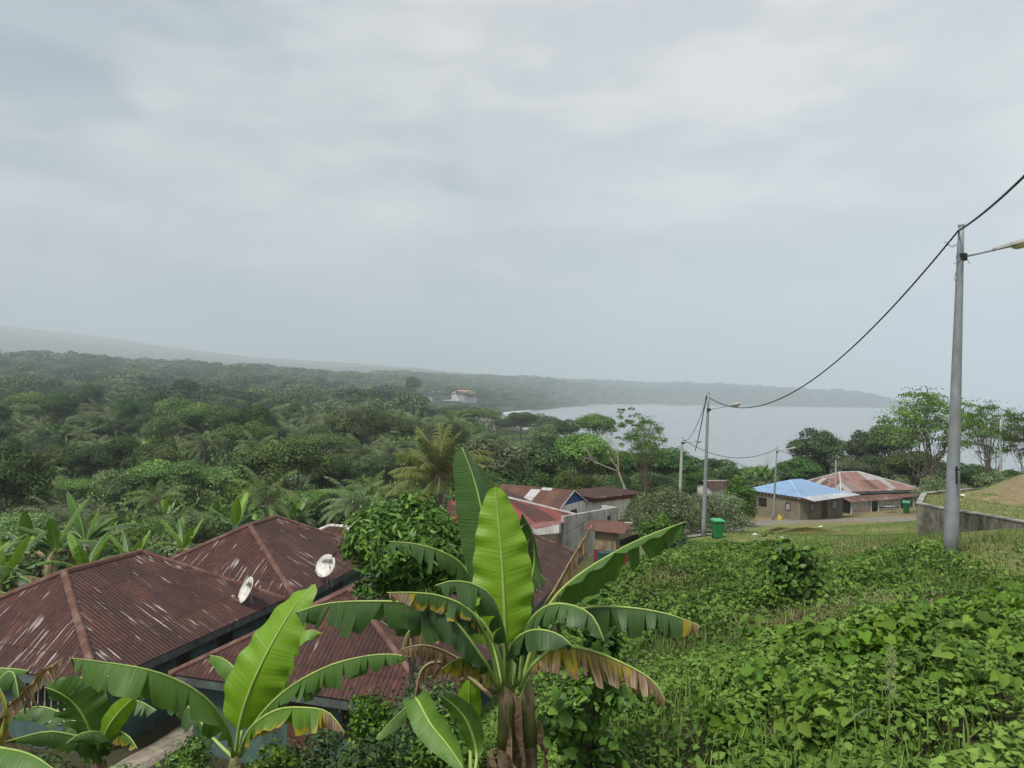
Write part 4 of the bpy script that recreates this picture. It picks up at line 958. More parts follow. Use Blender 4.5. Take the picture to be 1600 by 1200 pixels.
# --- grey unfinished block wall with a doorway
A_ = P(880, 860, 46.5); B_ = P(965, 850, 51)
za = P(880, 807, 46.5)[2]; zb = P(965, 792, 51)[2]; L_ = np.linalg.norm(B_[:2] - A_[:2])
bw = wall_run('unfinished_wall', 'tall bare block wall with one narrow doorway beside the wooden hut', A_[:2], B_[:2], za - 10.2, zb - 10.2, .2, M['block_wall'], 10.2, door=(L_ * .79, L_ * .86, 1.0, zb - 10.2 - .55))
mb = MB(); mb.box(L_ - .2, L_, .203, 1.3, -1, zb - 10.2 - .02); mb.build('return_wall', M['block_wall'], bw); mb = MB(); mb.box(L_ * .77, L_ * .88, .21, .25, 0, zb - 10.6); mb.build('doorway_shade', M['dark_opening'], bw)  # near-black sheet right behind the doorway stands in for the shade inside
# dark slatted fence beside it
A_ = P(967, 850, 50.2); B_ = P(1000, 842, 53); fr_ = empty('slatted_fence', (A_[0], A_[1], 10.2), math.atan2(B_[1] - A_[1], B_[0] - A_[0])); tag(fr_, 'dark slatted fence panel joining the bare block wall', 'fence')
mb = MB(); L_ = np.linalg.norm(B_[:2] - A_[:2])
for k in range(int(L_ / .13)): mb.box(k * .13, k * .13 + .10, 0, .03, -1, 1.9)
mb.build('slat_panel', M['dark_opening'], fr_); mb = MB(); mb.box(0, L_, .03, .08, .3, .4).box(0, L_, .03, .08, 1.5, 1.6); mb.build('rail', M['dark_wood'], fr_)
# --- wooden hut
A_ = P(929, 862, 43.2); B_ = P(962, 862, 42.8); gz = P(945, 866, 43)[2]
root = empty('wooden_hut', (A_[0], A_[1], gz), math.atan2(B_[1] - A_[1], B_[0] - A_[0])); tag(root, 'narrow hut of upright pale planks with rusty flat roof', 'hut')
wd = np.linalg.norm(B_[:2] - A_[:2]); zt = P(929, 828, 43.2)[2] - gz; rg = np.random.default_rng(3)
for nm_, (ax, n_) in {'front_wall': (0, 9), 'side_wall': (1, 8)}.items():
    mb = MB(); span = wd if ax == 0 else 1.3
    for k in range(n_):
        s0, s1 = span * k / n_ + .004, span * (k + 1) / n_ - .008; o_ = rg.uniform(0, .012)
        if ax == 0: mb.box(s0, s1, -o_, .03, .25, zt - rg.uniform(0, .03))
        else: mb.box(wd - .03, wd + o_, .03 + s0, .03 + s1, .25, zt - rg.uniform(0, .03))
    mb.build(nm_, M['wood'], root)
mb = MB(); mb.box(0.01, .04, .04, 1.3, .25, zt).box(.04, wd - .04, 1.27, 1.3, .25, zt); mb.build('back_wall', M['wood'], root)
mb = MB(); mb.box(-.03, wd + .03, -.03, 1.35, -1.2, .248); mb.build('plinth', M['maroon_paint'], root)
link('roof', roof_mesh('roof', [[(-.75, -.35, zt + .05), (wd + .55, -.35, zt - .05), (wd + .75, 1.7, zt + .32), (-.55, 1.7, zt + .36)]], M['roof_old']), root)
# small green and red box in front of it
A_ = P(938, 885, 40); root = empty('water_tank', (A_[0], A_[1], A_[2]), .2); tag(root, 'low dark green tank with red band below the wooden hut', 'tank')
mb = MB(); mb.box(0, 1.0, 0, .6, -.6, .75); mb.build('body', simple('tank_green', (.02, .08, .07)), root, bevel=.03); mb = MB(); mb.box(1.01, 1.9, .1, .5, -.6, .8); mb.build('red_cover', M['maroon_paint'], root, bevel=.02)
# --- white shed with brown roof at the left of the round bush
A_ = P(1122, 785, 75); B_ = P(1136, 790, 73); root = empty('white_shed', (A_[0] - .6, A_[1], 9), .12); tag(root, 'white corrugated shed peeping out left of the round bush', 'shed')
wd = 2.4; zt = P(1128, 766, 74)[2] - 9; walls(root, 0, wd, 0, 4.2, zt, M['white_paint'])
mb = MB(); [mb.box(k * .22, k * .22 + .05, -.02, -.002, -.5, zt - .05) for k in range(11)]; mb.build('batten', M['far_grey'], root)
link('roof', roof_mesh('roof', [[(-.2, -.3, zt - .05), (wd + .3, -.3, zt + .03), (wd + .3, 2.2, zt + .6), (-.2, 2.2, zt + .6)], [(-.2, 4.6, zt - .05), (wd + .3, 4.6, zt - .05), (wd + .3, 2.2, zt + .6), (-.2, 2.2, zt + .6)]], M['roof_brown_far']), root)
mb = MB(); mb.box(-.22, wd + .32, 2.12, 2.28, zt + .59, zt + .66); mb.build('ridge_cap', M['cap_white'], root)

# --- house with the blue roof (bare render)
FC = np.array([31.5, 77.3]); ub = nrm(np.array([7.1, 4.4])); gz = P(1249, 813, 78)[2]
bh = hip_house('blue_roof_house', 'unfinished brown rendered house under a bright blue sheet roof', FC, ub, 8.4, 7.4, 11.65, 1.35, (3.2, 3.2), gz, M['roof_blue'], M['render_brown'], simple('blue_cap', (.34, .50, .78), (.28, .43, .70)), over=.35, n=1, fascia=False, capr=.07)
e0 = 11.65 - gz
mb = MB()
for k in range(15): mb.box(.08 + k * .5, .18 + k * .5, .02, .5, e0 - .2, e0 - .07)
for k in range(14): mb.box(.02, .5, .3 + k * .5, .4 + k * .5, e0 - .2, e0 - .07)
mb.build('rafter_ends', M['wood'], bh)
link('awning', roof_mesh('awning', [[(.5, -1.3, e0 - .28), (9.2, -1.1, e0 - .12), (9.0, .1, e0 + .06), (.2, .1, e0 + .03)]], M['roof_sheet']), bh)
opening(bh, (.35, .35), (8.05, .35), 1.8, 2.35, .95, 1.75, pane=M['far_grey'], frame=M['dark_opening']); opening(bh, (.35, .35), (8.05, .35), 3.9, 4.75, .02, 2.05, 'door', M['dark_wood'], M['dark_wood']); opening(bh, (.35, .35), (8.05, .35), 5.7, 6.7, .9, 1.8, pane=M['far_grey'], frame=M['dark_opening'])
opening(bh, (.35, 7.05), (.35, .35), 1.3, 2.3, .95, 1.85, frame=M['dark_opening']); opening(bh, (.35, 7.05), (.35, .35), 4.9, 5.45, .95, 1.7, pane=M['far_grey'], frame=M['dark_opening'])
# --- house with patched pink roof and lattice porch
FC = np.array([39.9, 86.0]); up_ = nrm(np.array([12.2, 4.0])); gz = P(1380, 803, 86)[2]
ph = hip_house('lattice_porch_house', 'house with patched pink and grey roof and white lattice porch', FC, up_, 12.9, 8.2, 11.2, 1.95, (3.6, 6.2), gz, M['roof_patch'], simple('blue_grey_wall', (.20, .25, .29), (.14, .18, .21)), M['roof_sheet'], over=.8, capr=.06)
e0 = 11.2 - gz
PO = 1.6
link('porch_roof', roof_mesh('porch_roof', [[(-.3, -PO - .3, e0 - .95), (7.7, -PO - .3, e0 - .75), (7.7, .75, e0 - .32), (-.3, .75, e0 - .32)], [(7.75, -1.2, e0 - .75), (13.0, -1.0, e0 - .6), (13.0, .75, e0 - .3), (7.75, .75, e0 - .32)]], roof_mat('roof_tiles', (.27, .155, .12), (.18, .10, .08), (.5, .4, .34), .5, period=.25, bd=.08)), ph)
mb = MB()
for x in (.02, 3.0, 4.1, 7.4): mb.box(x, x + .09, -PO, -PO + .09, -.6, e0 - .85)
for x in (10.3, 12.6): mb.box(x, x + .1, -.95, -.85, -.6, e0 - .66)
mb.build('porch_post', M['white_paint'], ph)
def lattice(x0, x1, z0, z1, style):
    mb = MB(); y = -PO + .03
    mb.box(x0, x1, y, y + .03, z0, z0 + .05).box(x0, x1, y, y + .03, z1 - .05, z1)
    if style == 0:
        w_ = x1 - x0; hh = z1 - z0
        for k in np.arange(-hh, w_, .24):
            a0 = max(0, k); a1 = min(w_, k + hh); mb.beam((x0 + a0, y + .015, z0 + (a0 - k)), (x0 + a1, y + .015, z0 + (a1 - k)), .035, .085)
            b0 = max(0, k); b1 = min(w_, k + hh)
            if int(k / .24) % 2 == 0: mb.beam((x0 + b0, y + .04, z1 - (b0 - k)), (x0 + b1, y + .04, z1 - (b1 - k)), .03, .04)
    else:
        k = x0; i = 0; rg = np.random.default_rng(4)
        while k < x1 - .05:
            mb.box(k, k + .08, y, y + .03, z0 + .06, z1 - .06)
            if i % 3 == 0: mb.beam((k, y + .02, z0 + .3), (min(x1, k + .5), y + .02, z1 - .1), .03, .06)
            if i % 4 == 1: mb.beam((k, y + .02, z1 - .15), (min(x1, k + .4), y + .02, z0 + .35), .03, .06)
            k += .17; i += 1
    mb.build('lattice', M['white_paint'], ph)
lattice(.12, 2.98, .75, e0 - 1.0, 0); lattice(4.2, 7.38, .85, e0 - .95, 1)
mb = MB()
for k in range(4): mb.box(.12, 2.98, -PO + .02, -PO + .05, -.3 + k * .26, -.3 + k * .26 + .2); mb.box(4.2, 7.38, -PO + .02, -PO + .05, -.3 + k * .26, -.3 + k * .26 + .2)
mb.build('plank_band', simple('pink_planks', (.42, .30, .27), (.30, .17, .15), 6), ph)
mb = MB(); mb.box(3.1, 4.1, -PO + 1.2, -PO + 1.25, -.3, e0 - 1.1); mb.build('doorway', M['dark_opening'], ph)
mb = MB()
for k in range(3): mb.box(12.75, 13.6, -1.1 + .02, -1.06, .1 + k * .3, .1 + k * .3 + .24)
mb.build('side_planks', M['maroon_paint'], ph)
mb = MB(); mb.box(.2, 7.4, -PO + .3, .7, -.9, -.25); mb.build('porch_floor', M['concrete'], ph)
opening(ph, (.8, .8), (12.1, .8), 1.2, 2.0, 1.0, 1.9); opening(ph, (.8, .8), (12.1, .8), 8.1, 9.1, .9, 1.9, pane=M['blue_paint'], frame=M['white_paint'])
# a table outside it
q = Gr(1398, 806); q = P(1390, 805, 83); q[2] = g1(q[0], q[1]); tb = empty('table', q, .3); tag(tb, 'small grey outdoor table standing before the lattice porch', 'table')
mb = MB(); mb.box(-.7, .7, -.35, .35, .70, .75); mb.build('tabletop', M['far_grey'], tb)
for x in (-.62, .58):
    for y in (-.3, .26): mb = MB(); mb.box(x, x + .05, y, y + .05, -.1, .70); mb.build('leg', M['far_grey'], tb)
# metal pipe standing behind the blue roof
q = P(1307, 770, 85); mb = MB(); z0 = P(1307, 743, 84)[2]; gq = g1(q[0], 84)
x_ = P(1306, 720, 84); mb.tube([(0, 0, 0), (0, 0, P(1308, 719, 84)[2] - gq)], .09, 8); tag(mb.build('metal_post', M['old_pole'], loc=(x_[0], 84, gq)), 'bare grey post rising between the blue roof and the pink roof', 'post')

# ------------------------------------------------------------------ retaining wall and its terrace
TERR = []
def terrace():
    top = [P(1432, 787, 37.0), P(1470, 795, 35.2), P(1540, 806, 32.4), P(1600, 817, 29.8), P(1680, 832, 27)]
    back = [P(1441, 771, 42.5), P(1480, 767, 44.5), P(1545, 763, 47.5)]
    root = empty('retaining_wall', (top[0][0], top[0][1], top[0][2] - 2)); tag(root, 'weathered concrete retaining wall round the raised grass terrace', 'wall'); off = np.array(root.location)
    mb = MB(); line = [back[2], back[1], back[0], top[0]] + top[1:]
    bot = 2.2
    for i in range(len(line) - 1):
        a = line[i] - off; b = line[i + 1] - off; t = nrm(b[:2] - a[:2]); s = np.array([-t[1], t[0], 0]) * .22
        mb.add([a - (0, 0, bot), b - (0, 0, bot), b + s - (0, 0, bot), a + s - (0, 0, bot), a, b, b + s, a + s], [(0, 3, 2, 1), (4, 5, 6, 7), (0, 1, 5, 4), (1, 2, 6, 5), (2, 3, 7, 6), (3, 0, 4, 7)])
    o = mb.build('wall', M['wall_old'], root)
    mb = MB()
    for i in range(len(line) - 1):
        a = line[i] - off; b = line[i + 1] - off; t = nrm(b[:2] - a[:2]); s = np.array([-t[1], t[0], 0]); a2 = a - s * .03 + (0, 0, .001); b2 = b - s * .03 + (0, 0, .001)
        mb.add([a2, b2, b2 + s * .28, a2 + s * .28, a2 + (0, 0, .07), b2 + (0, 0, .07), b2 + s * .28 + (0, 0, .07), a2 + s * .28 + (0, 0, .07)], [(0, 3, 2, 1), (4, 5, 6, 7), (0, 1, 5, 4), (1, 2, 6, 5), (2, 3, 7, 6), (3, 0, 4, 7)])
    mb.build('coping', M['concrete'], root)
    # the raised ground inside
    ring = [p[:2] for p in [top[4], top[3], top[2], top[1], top[0], back[0], back[1], back[2]]] + [np.array([52, 60.]), np.array([60, 40.]), np.array([40, 20.])]
    zz = [p[2] for p in [top[4], top[3], top[2], top[1], top[0], back[0], back[1], back[2]]]
    import itertools
    xs = np.arange(18, 60, .45); ys = np.arange(20, 62, .45); XX, YY = np.meshgrid(xs, ys); x = XX.ravel(); y = YY.ravel()
    R = np.array(ring); ins = np.zeros(len(x), bool); dist = np.full(len(x), 1e9)
    for i in range(len(R)):
        a = R[i]; b = R[(i + 1) % len(R)]; c = (a[1] > y) != (b[1] > y); ins ^= c & (x < (b[0] - a[0]) * (y - a[1]) / (b[1] - a[1]) + a[0])
        if i < 7:
            t = np.clip(((x - a[0]) * (b - a)[0] + (y - a[1]) * (b - a)[1]) / ((b - a) ** 2).sum(), 0, 1); dist = np.minimum(dist, np.hypot(x - a[0] - t * (b - a)[0], y - a[1] - t * (b - a)[1]))
    base = np.interp(y, [27, 37, 47], [zz[1] - .05, zz[4] - .05, zz[7] - .03])
    mound = 1.9 * np.exp(-(((x - 32.5) / 3.8) ** 2 + ((y - 41) / 4.5) ** 2)) * np.clip(dist / 2.5, 0, 1)
    z = base + mound + (fbm(x / 1.5, y / 1.5, 31) - .5) * .22 * np.clip(dist, 0, 1) - .03
    n = len(xs); k = len(ys); idx = np.arange(n * k).reshape(k, n); okq = (ins & (dist > .15)).reshape(k, n)
    edge = (ins & (dist <= .5))
    q = okq[:-1, :-1] | okq[:-1, 1:] | okq[1:, 1:] | okq[1:, :-1]
    Fc = np.stack([idx[:-1, :-1], idx[:-1, 1:], idx[1:, 1:], idx[1:, :-1]], -1)[q]
    # pull the outer vertices onto the wall line
    for v in np.unique(Fc):
        if not ins[v] or dist[v] < .12:
            best = 1e9
            for i in range(7):
                a = R[i]; b = R[i + 1]; t = np.clip(((x[v] - a[0]) * (b - a)[0] + (y[v] - a[1]) * (b - a)[1]) / ((b - a) ** 2).sum(), 0, 1); qx, qy = a + t * (b - a); dd = math.hypot(x[v] - qx, y[v] - qy)
                if dd < best: best = dd; hit = (qx, qy, zz[i] + t * (zz[i + 1] - zz[i]), b - a)
            if best < .8:
                s = nrm(np.array([hit[3][1], -hit[3][0]])); x[v], y[v] = hit[0] + s[0] * .12, hit[1] + s[1] * .12; z[v] = hit[2] - .04
    dirt = np.clip(1.35 - np.hypot((x - 30) / .9, (y - 38.5) / 1.1) / 4.6, 0, 1) * (fbm(x / 1.3, y / 1.3, 8) > .36)
    me = np_mesh('terrace', np.stack([x, y, z], -1), Fc, M['ground'], {'soil': np.zeros(len(x)), 'dirt': dirt}, smooth=True)
    tag(link('terrace', me), kind='structure')
    rg_ = np.random.default_rng(6); vi = np.unique(Fc); vi = vi[(dirt[vi] < .3) & (np.abs(x[vi] / y[vi]) < .8) & (dist[vi] > .3)]; pk = np.repeat(vi, 26); TERR.append((x[pk] + rg_.uniform(-.22, .22, len(pk)), y[pk] + rg_.uniform(-.22, .22, len(pk)), z[pk])); return root
terrace()

# ------------------------------------------------------------------ street lamps, poles and cables
def lamp_pole(label, base, top, r0, r1, arm=None, name='street_lamp', mat=None, head=1.0):
    base = np.array(base, float); top = np.array(top, float); root = empty(name, base); tag(root, label, 'street lamp' if arm is not None else 'utility pole')
    t = top - base; mb = MB(); n = 12; mb.tube([t * k / n if k else np.array([0, 0, -.5]) for k in range(n + 1)], [r0 + (r1 - r0) * k / n for k in range(n + 1)], 12)
    mb.build('pole', mat or M['pole'], root, smooth=True)
    mb = MB(); mb.tube([t - (0, 0, .02), t + (0, 0, .03)], r1 * 1.12, 12); mb.build('pole_cap', mat or M['pole'], root)
    if arm is not None:
        a0, a1 = [np.array(q, float) - base for q in arm]; d = nrm(a1 - a0); mb = MB(); mb.tube([a0, a0 + (a1 - a0) * .5, a1 + d * .05], [.028, .026, .026], 8); ar = mb.build('arm', M['pole'], root, smooth=True)
        mb = MB(); mb.tube([a0 - (0, 0, .09) - d * .06, a0 + (0, 0, .09) - d * .06], r1 * 1.5 + .02, 12); mb.build('clamp', M['black'], root)
        # cobra head: tapered shell over a bowl
        h = head; s = nrm(np.cross(d, (0, 0, 1))); u = np.cross(s, d); secs = ((0, .05, .05, 0), (.03, .075, .07, 0), (.28 * h, .09 * h, .075 * h, .005), (.34 * h, .13 * h, .09 * h, .01), (.62 * h, .135 * h, .085 * h, .015), (.72 * h, .08 * h, .05 * h, .01)); V = []; K = 12
        for x, w_, h_, z_ in secs:
            for k in range(K):
                q = 2 * math.pi * k / K; cz = math.sin(q); V.append(a1 + d * x + s * math.cos(q) * w_ + u * (z_ + (h_ * cz if cz > 0 else h_ * .28 * cz)))
        Fc = [(i * K + k, i * K + (k + 1) % K, (i + 1) * K + (k + 1) % K, (i + 1) * K + k) for i in range(len(secs) - 1) for k in range(K)] + [tuple(range(K))[::-1], tuple(range((len(secs) - 1) * K, len(secs) * K))]
        mb = MB(); mb.add(V, Fc); hd = mb.build('lamp_head', M['lamp_shell'], root, smooth=False)
        V = []; Fc = []
        for i, ph_ in enumerate(np.linspace(0, math.pi / 2, 5)):
            for k in range(K):
                q = 2 * math.pi * k / K; V.append(a1 + d * (.50 * h + .17 * h * math.cos(q) * math.cos(ph_)) + s * .115 * h * math.sin(q) * math.cos(ph_) - u * (.012 + .085 * h * math.sin(ph_)))
        Fc = [(i * K + k, i * K + (k + 1) % K, (i + 1) * K + (k + 1) % K, (i + 1) * K + k) for i in range(4) for k in range(K)]
        mb = MB(); mb.add(V, Fc); mb.build('lens', M['lens'], hd, smooth=True)
    return root
# near lamp: the head reaches towards the right edge of the view
p1b = Gr(1485, 864); p1b = np.array([P(1485, 866, 19.3)[0], 19.3, g1(P(1485, 866, 19.3)[0], 19.3)]); p1t = P(1502, 353, 19.2)
lp1 = lamp_pole('tall galvanised street lamp standing on the bank, nearest of the lamps', p1b, p1t, .19, .072, (P(1507, 401, 19.2), P(1552, 391, 19.0)), head=1.25)
mb = MB(); off = np.array(lp1.location); rg = np.random.default_rng(8)
pts = [P(1476, 377, 19.3) + np.array([0, 0, 0]) - off]
for k in range(1, 22): t = k / 21; q = P(1476 + t * 20, 377 + 8 * math.sin(t * 2.6) + 2.2 * math.sin(t * 30), 19.25) - off; pts.append(q)
mb.tube(pts, .007, 4); mb.tube([P(1497, 384, 19.1) - off, P(1494, 404, 19.1) - off, P(1507, 400, 19.1) - off, P(1516, 412, 19.1) - off], .008, 4); mb.tube([P(1494, 425, 19.2) - off, P(1491, 433, 19.1) - off, P(1493, 440, 19.1) - off], .007, 4); mb.tube([P(1490, 412, 19.1) - off, P(1500, 408, 19.0) - off, P(1508, 395, 19.1) - off], .008, 4)
mb.build('loose_wire', M['cable'], lp1)
mb = MB(); q0 = P(1490, 735, 19.1) - off; q0[1] -= .0; mb.box(q0[0] - .012, q0[0] + .012, q0[1] - .16, q0[1] - .10, q0[2] - .35, q0[2] + .12).box(q0[0] - .03, q0[0] + .09, q0[1] - .16, q0[1] - .10, q0[2] + .02, q0[2] + .05); mb.build('painted_mark', M['dark_opening'], lp1)
p2b = P(1099, 838, 45); p2b[2] = g1(p2b[0], 45); p2t = P(1107, 614, 45)
lp2 = lamp_pole('galvanised street lamp beside the green wheelie bin', p2b, p2t, .15, .07, (P(1109, 640, 44.9), P(1131, 636, 44.6)), head=1.5)
p3b = P(1208, 808, 77); p3b[2] = g1(p3b[0], 77); p3t = P(1214, 699, 77)
lp3 = lamp_pole('slim street lamp in front of the blue roofed house', p3b, p3t, .13, .06, (P(1215, 706, 77), P(1228, 703, 76.8)), head=1.4)
p4t = P(1066, 684, 72); p4x = P(1061, 760, 72); p4b = np.array([p4x[0], 72, g1(p4x[0], 72)])
lp4 = lamp_pole('pale concrete lamp post rising out of the trees left of the bay', p4b, p4t, .19, .13, (P(1068, 692, 72), P(1081, 691, 71.8)), head=1.4, mat=M['old_pole'])
q = P(693, 765, 50); gq = g1(q[0], 50); lamp_pole('thin grey concrete pole in front of the coconut palm', (q[0], 50, gq), P(694, 728, 50), .13, .10, None, 'utility_pole', M['old_pole'])
q = P(1563, 720, 62); lamp_pole('distant grey pole rising behind the terrace bushes at the right', (q[0], 62, g1(q[0], 62)), P(1564, 655, 62), .12, .09, None, 'utility_pole', M['old_pole'])
q = P(39, 700, 205); gq = g1(q[0], 205); rt_ = lamp_pole('small white pylon with crossarm above the treetops at the left edge', (q[0], 205, gq), P(39, 682, 205), .45, .3, None, 'pylon', M['white_paint'])
mb = MB(); t_ = P(39, 682, 205) - np.array(rt_.location); mb.box(t_[0] - 1.2, t_[0] + 1.2, -.1, .1, t_[2] - .35, t_[2]); mb.build('crossarm', M['white_paint'], rt_)
def cable(label, a, b, sag, r=.02, n=40, twist=False, kink=None):
    a = np.array(a, float); b = np.array(b, float); off = a.copy(); pts = []; rg = np.random.default_rng(int(abs(a[0] * 100)) + 3)
    for k in range(n + 1):
        t = k / n; q = a + (b - a) * t + np.array([0, 0, -4 * sag * t * (1 - t)])
        pts.append(q - off)
    mb = MB()
    if twist:                      # bundled conductors twisted round each other
        for ph_ in (0, 2.1, 4.2):
            pp = []
            nn_ = n * 6
            for k in range(nn_ + 1):
                t = k / nn_; q = a + (b - a) * t + np.array([0, 0, -4 * sag * t * (1 - t)]) - off; w_ = t * np.linalg.norm(b - a) * 2 * math.pi / .55 + ph_
                pp.append(q + np.array([math.cos(w_) * .011, 0, math.sin(w_) * .011]) * (r / .02))
            mb.tube(pp, r * .62, 5)
    else: mb.tube(pts, r, 5)
    return tag(mb.build('cable', M['cable'], loc=off), label, 'cable')
cable('thick twisted black cable rising from the nearest lamp to the right edge', P(1497, 361, 19.2), P(1640, 235, 11.5), .10, .024, twist=True)
cable('long sagging twisted black cable between the nearest lamp and the next one', P(1497, 361, 19.2), P(1108, 621, 45), 2.25, .024, twist=True)
cable('black cable dropping from the second lamp to the pale concrete post', P(1106, 617, 45), P(1067, 688, 72), .9, .02)
cable('black cable running steeply down left of the second lamp', P(1104, 618, 45), P(1086, 705, 62), .25, .035)
cable('low sagging cable from the concrete post to the slim lamp', P(1068, 687, 72), P(1213, 702, 77), 1.35, .03)
cable('short cable from the slim lamp towards the pink roofed house', P(1214, 702, 77), P(1306, 722, 84), .35, .025)
cable('thin dark cable slanting down from the bushes to the long rusty roof', P(985, 762, 60), P(858, 848, 40), .25, .014)

# ------------------------------------------------------------------ wheelie bins, jerrycan, litter
def wheelie(label, q, rz, s=1.0, tilt=0):
    root = empty('wheelie_bin', q, rz); root.scale = (s,) * 3; root.rotation_euler = (tilt, 0, rz); tag(root, label, 'wheelie bin')
    mb = MB(); V = []
    for z, w_, d_ in ((.06, .21, .22), (.95, .28, .33), (.95, .31, .36), (1.0, .31, .36)):
        V += [(-w_, -d_, z), (w_, -d_, z), (w_, d_, z), (-w_, d_, z)]
    Fc = [(3, 2, 1, 0), (12, 13, 14, 15)] + [(i * 4 + k, i * 4 + (k + 1) % 4, (i + 1) * 4 + (k + 1) % 4, (i + 1) * 4 + k) for i in range(3) for k in range(4)]
    mb.add(V, Fc); mb.box(-.10, .10, -.262, -.245, .35, .62); mb.build('body', M['bin_green'], root, bevel=.02)
    mb = MB(); mb.add([(-.33, -.40, 1.003), (.33, -.40, 1.003), (.33, .38, 1.003), (-.33, .38, 1.003), (-.29, -.36, 1.085), (.29, -.36, 1.085), (.29, .32, 1.11), (-.29, .32, 1.11)], [(0, 3, 2, 1), (4, 5, 6, 7), (0, 1, 5, 4), (1, 2, 6, 5), (2, 3, 7, 6), (3, 0, 4, 7)]); mb.build('lid', M['bin_lid'], root, bevel=.02)
    mb = MB(); mb.tube([(-.27, .42, .98), (.27, .42, .98)], .022, 8); mb.build('handle', M['bin_green'], root)
    for x in (-.24, .20): mb = MB(); mb.tube([(x, .2, .10), (x + .05, .2, .10)], .10, 14); mb.build('wheel', M['black'], root)
    return root
q = P(1121, 840, 43.5); q[2] = g1(q[0], q[1]); wheelie('green wheelie bin with paler lid beside the second street lamp', q, .1, 1.06)
q = P(1416, 806, 80); q[2] = g1(q[0], q[1]); wheelie('green wheelie bin leaning in front of the lattice porch', q, -.5, 1.25, .12)
q = P(1218, 808, 76); q[2] = g1(q[0], q[1]); mb = MB(); mb.box(-.18, .16, -.14, .14, 0, .5).box(-.14, .0, -.07, .07, .502, .68).box(.162, .32, -.07, .07, .33, .45); tag(mb.build('jerrycan', M['yellow'], loc=q, bevel=.04), 'yellow plastic jerrycan at the foot of the slim street lamp', 'jerrycan')
q = P(1168, 806, 80); q[2] = g1(q[0], q[1]); mb = MB(); mb.tube([(0, 0, 0), (0, 0, .5)], [.22, .28], 12); tag(mb.build('bucket', M['red_plastic'], loc=q), 'red bucket on the ground between the round bush and the blue roofed house', 'bucket')
for px, py, s, lb in ((1410, 859, .17, 'crumpled white bag lying on the bank left of the nearest lamp'), (1369, 858, .09, 'small white scrap on the grass left of the crumpled bag'), (1282, 824, .16, 'white plastic scrap lying on the heap of cut grass'),
                      (1221, 841, .10, 'white scrap on the grass below the heap of cut grass'), (1180, 836, .12, 'small pale scrap beside the bend of the dirt road'), (1504, 775, .13, 'white scrap on the grass terrace above the retaining wall'), (1510, 941, .07, 'small white scrap lost in the creepers on the bank')):
    q = Gr(px, py) if px != 1504 else P(1504, 775, 40.5); rg = np.random.default_rng(px); bm_ = MB(); K = 9; V = [(0, 0, s * .9)]
    for ring, (rr_, zz_) in enumerate(((.6, .75), (1.0, .35), (.8, -.2))):
        for k in range(K): a_ = 2 * math.pi * k / K; j = rg.uniform(.7, 1.25); V.append((math.cos(a_) * rr_ * s * 1.3 * j, math.sin(a_) * rr_ * s * j, s * zz_ * rg.uniform(.7, 1.2)))
    Fc = [(0, 1 + k, 1 + (k + 1) % K) for k in range(K)] + [(1 + i * K + k, 1 + (i + 1) * K + k, 1 + (i + 1) * K + (k + 1) % K, 1 + i * K + (k + 1) % K) for i in range(2) for k in range(K)]
    bm_.add(V, Fc); tag(bm_.build('litter_bag' if s > .1 else 'paper_scrap', M['paper'], loc=q), lb, 'litter')

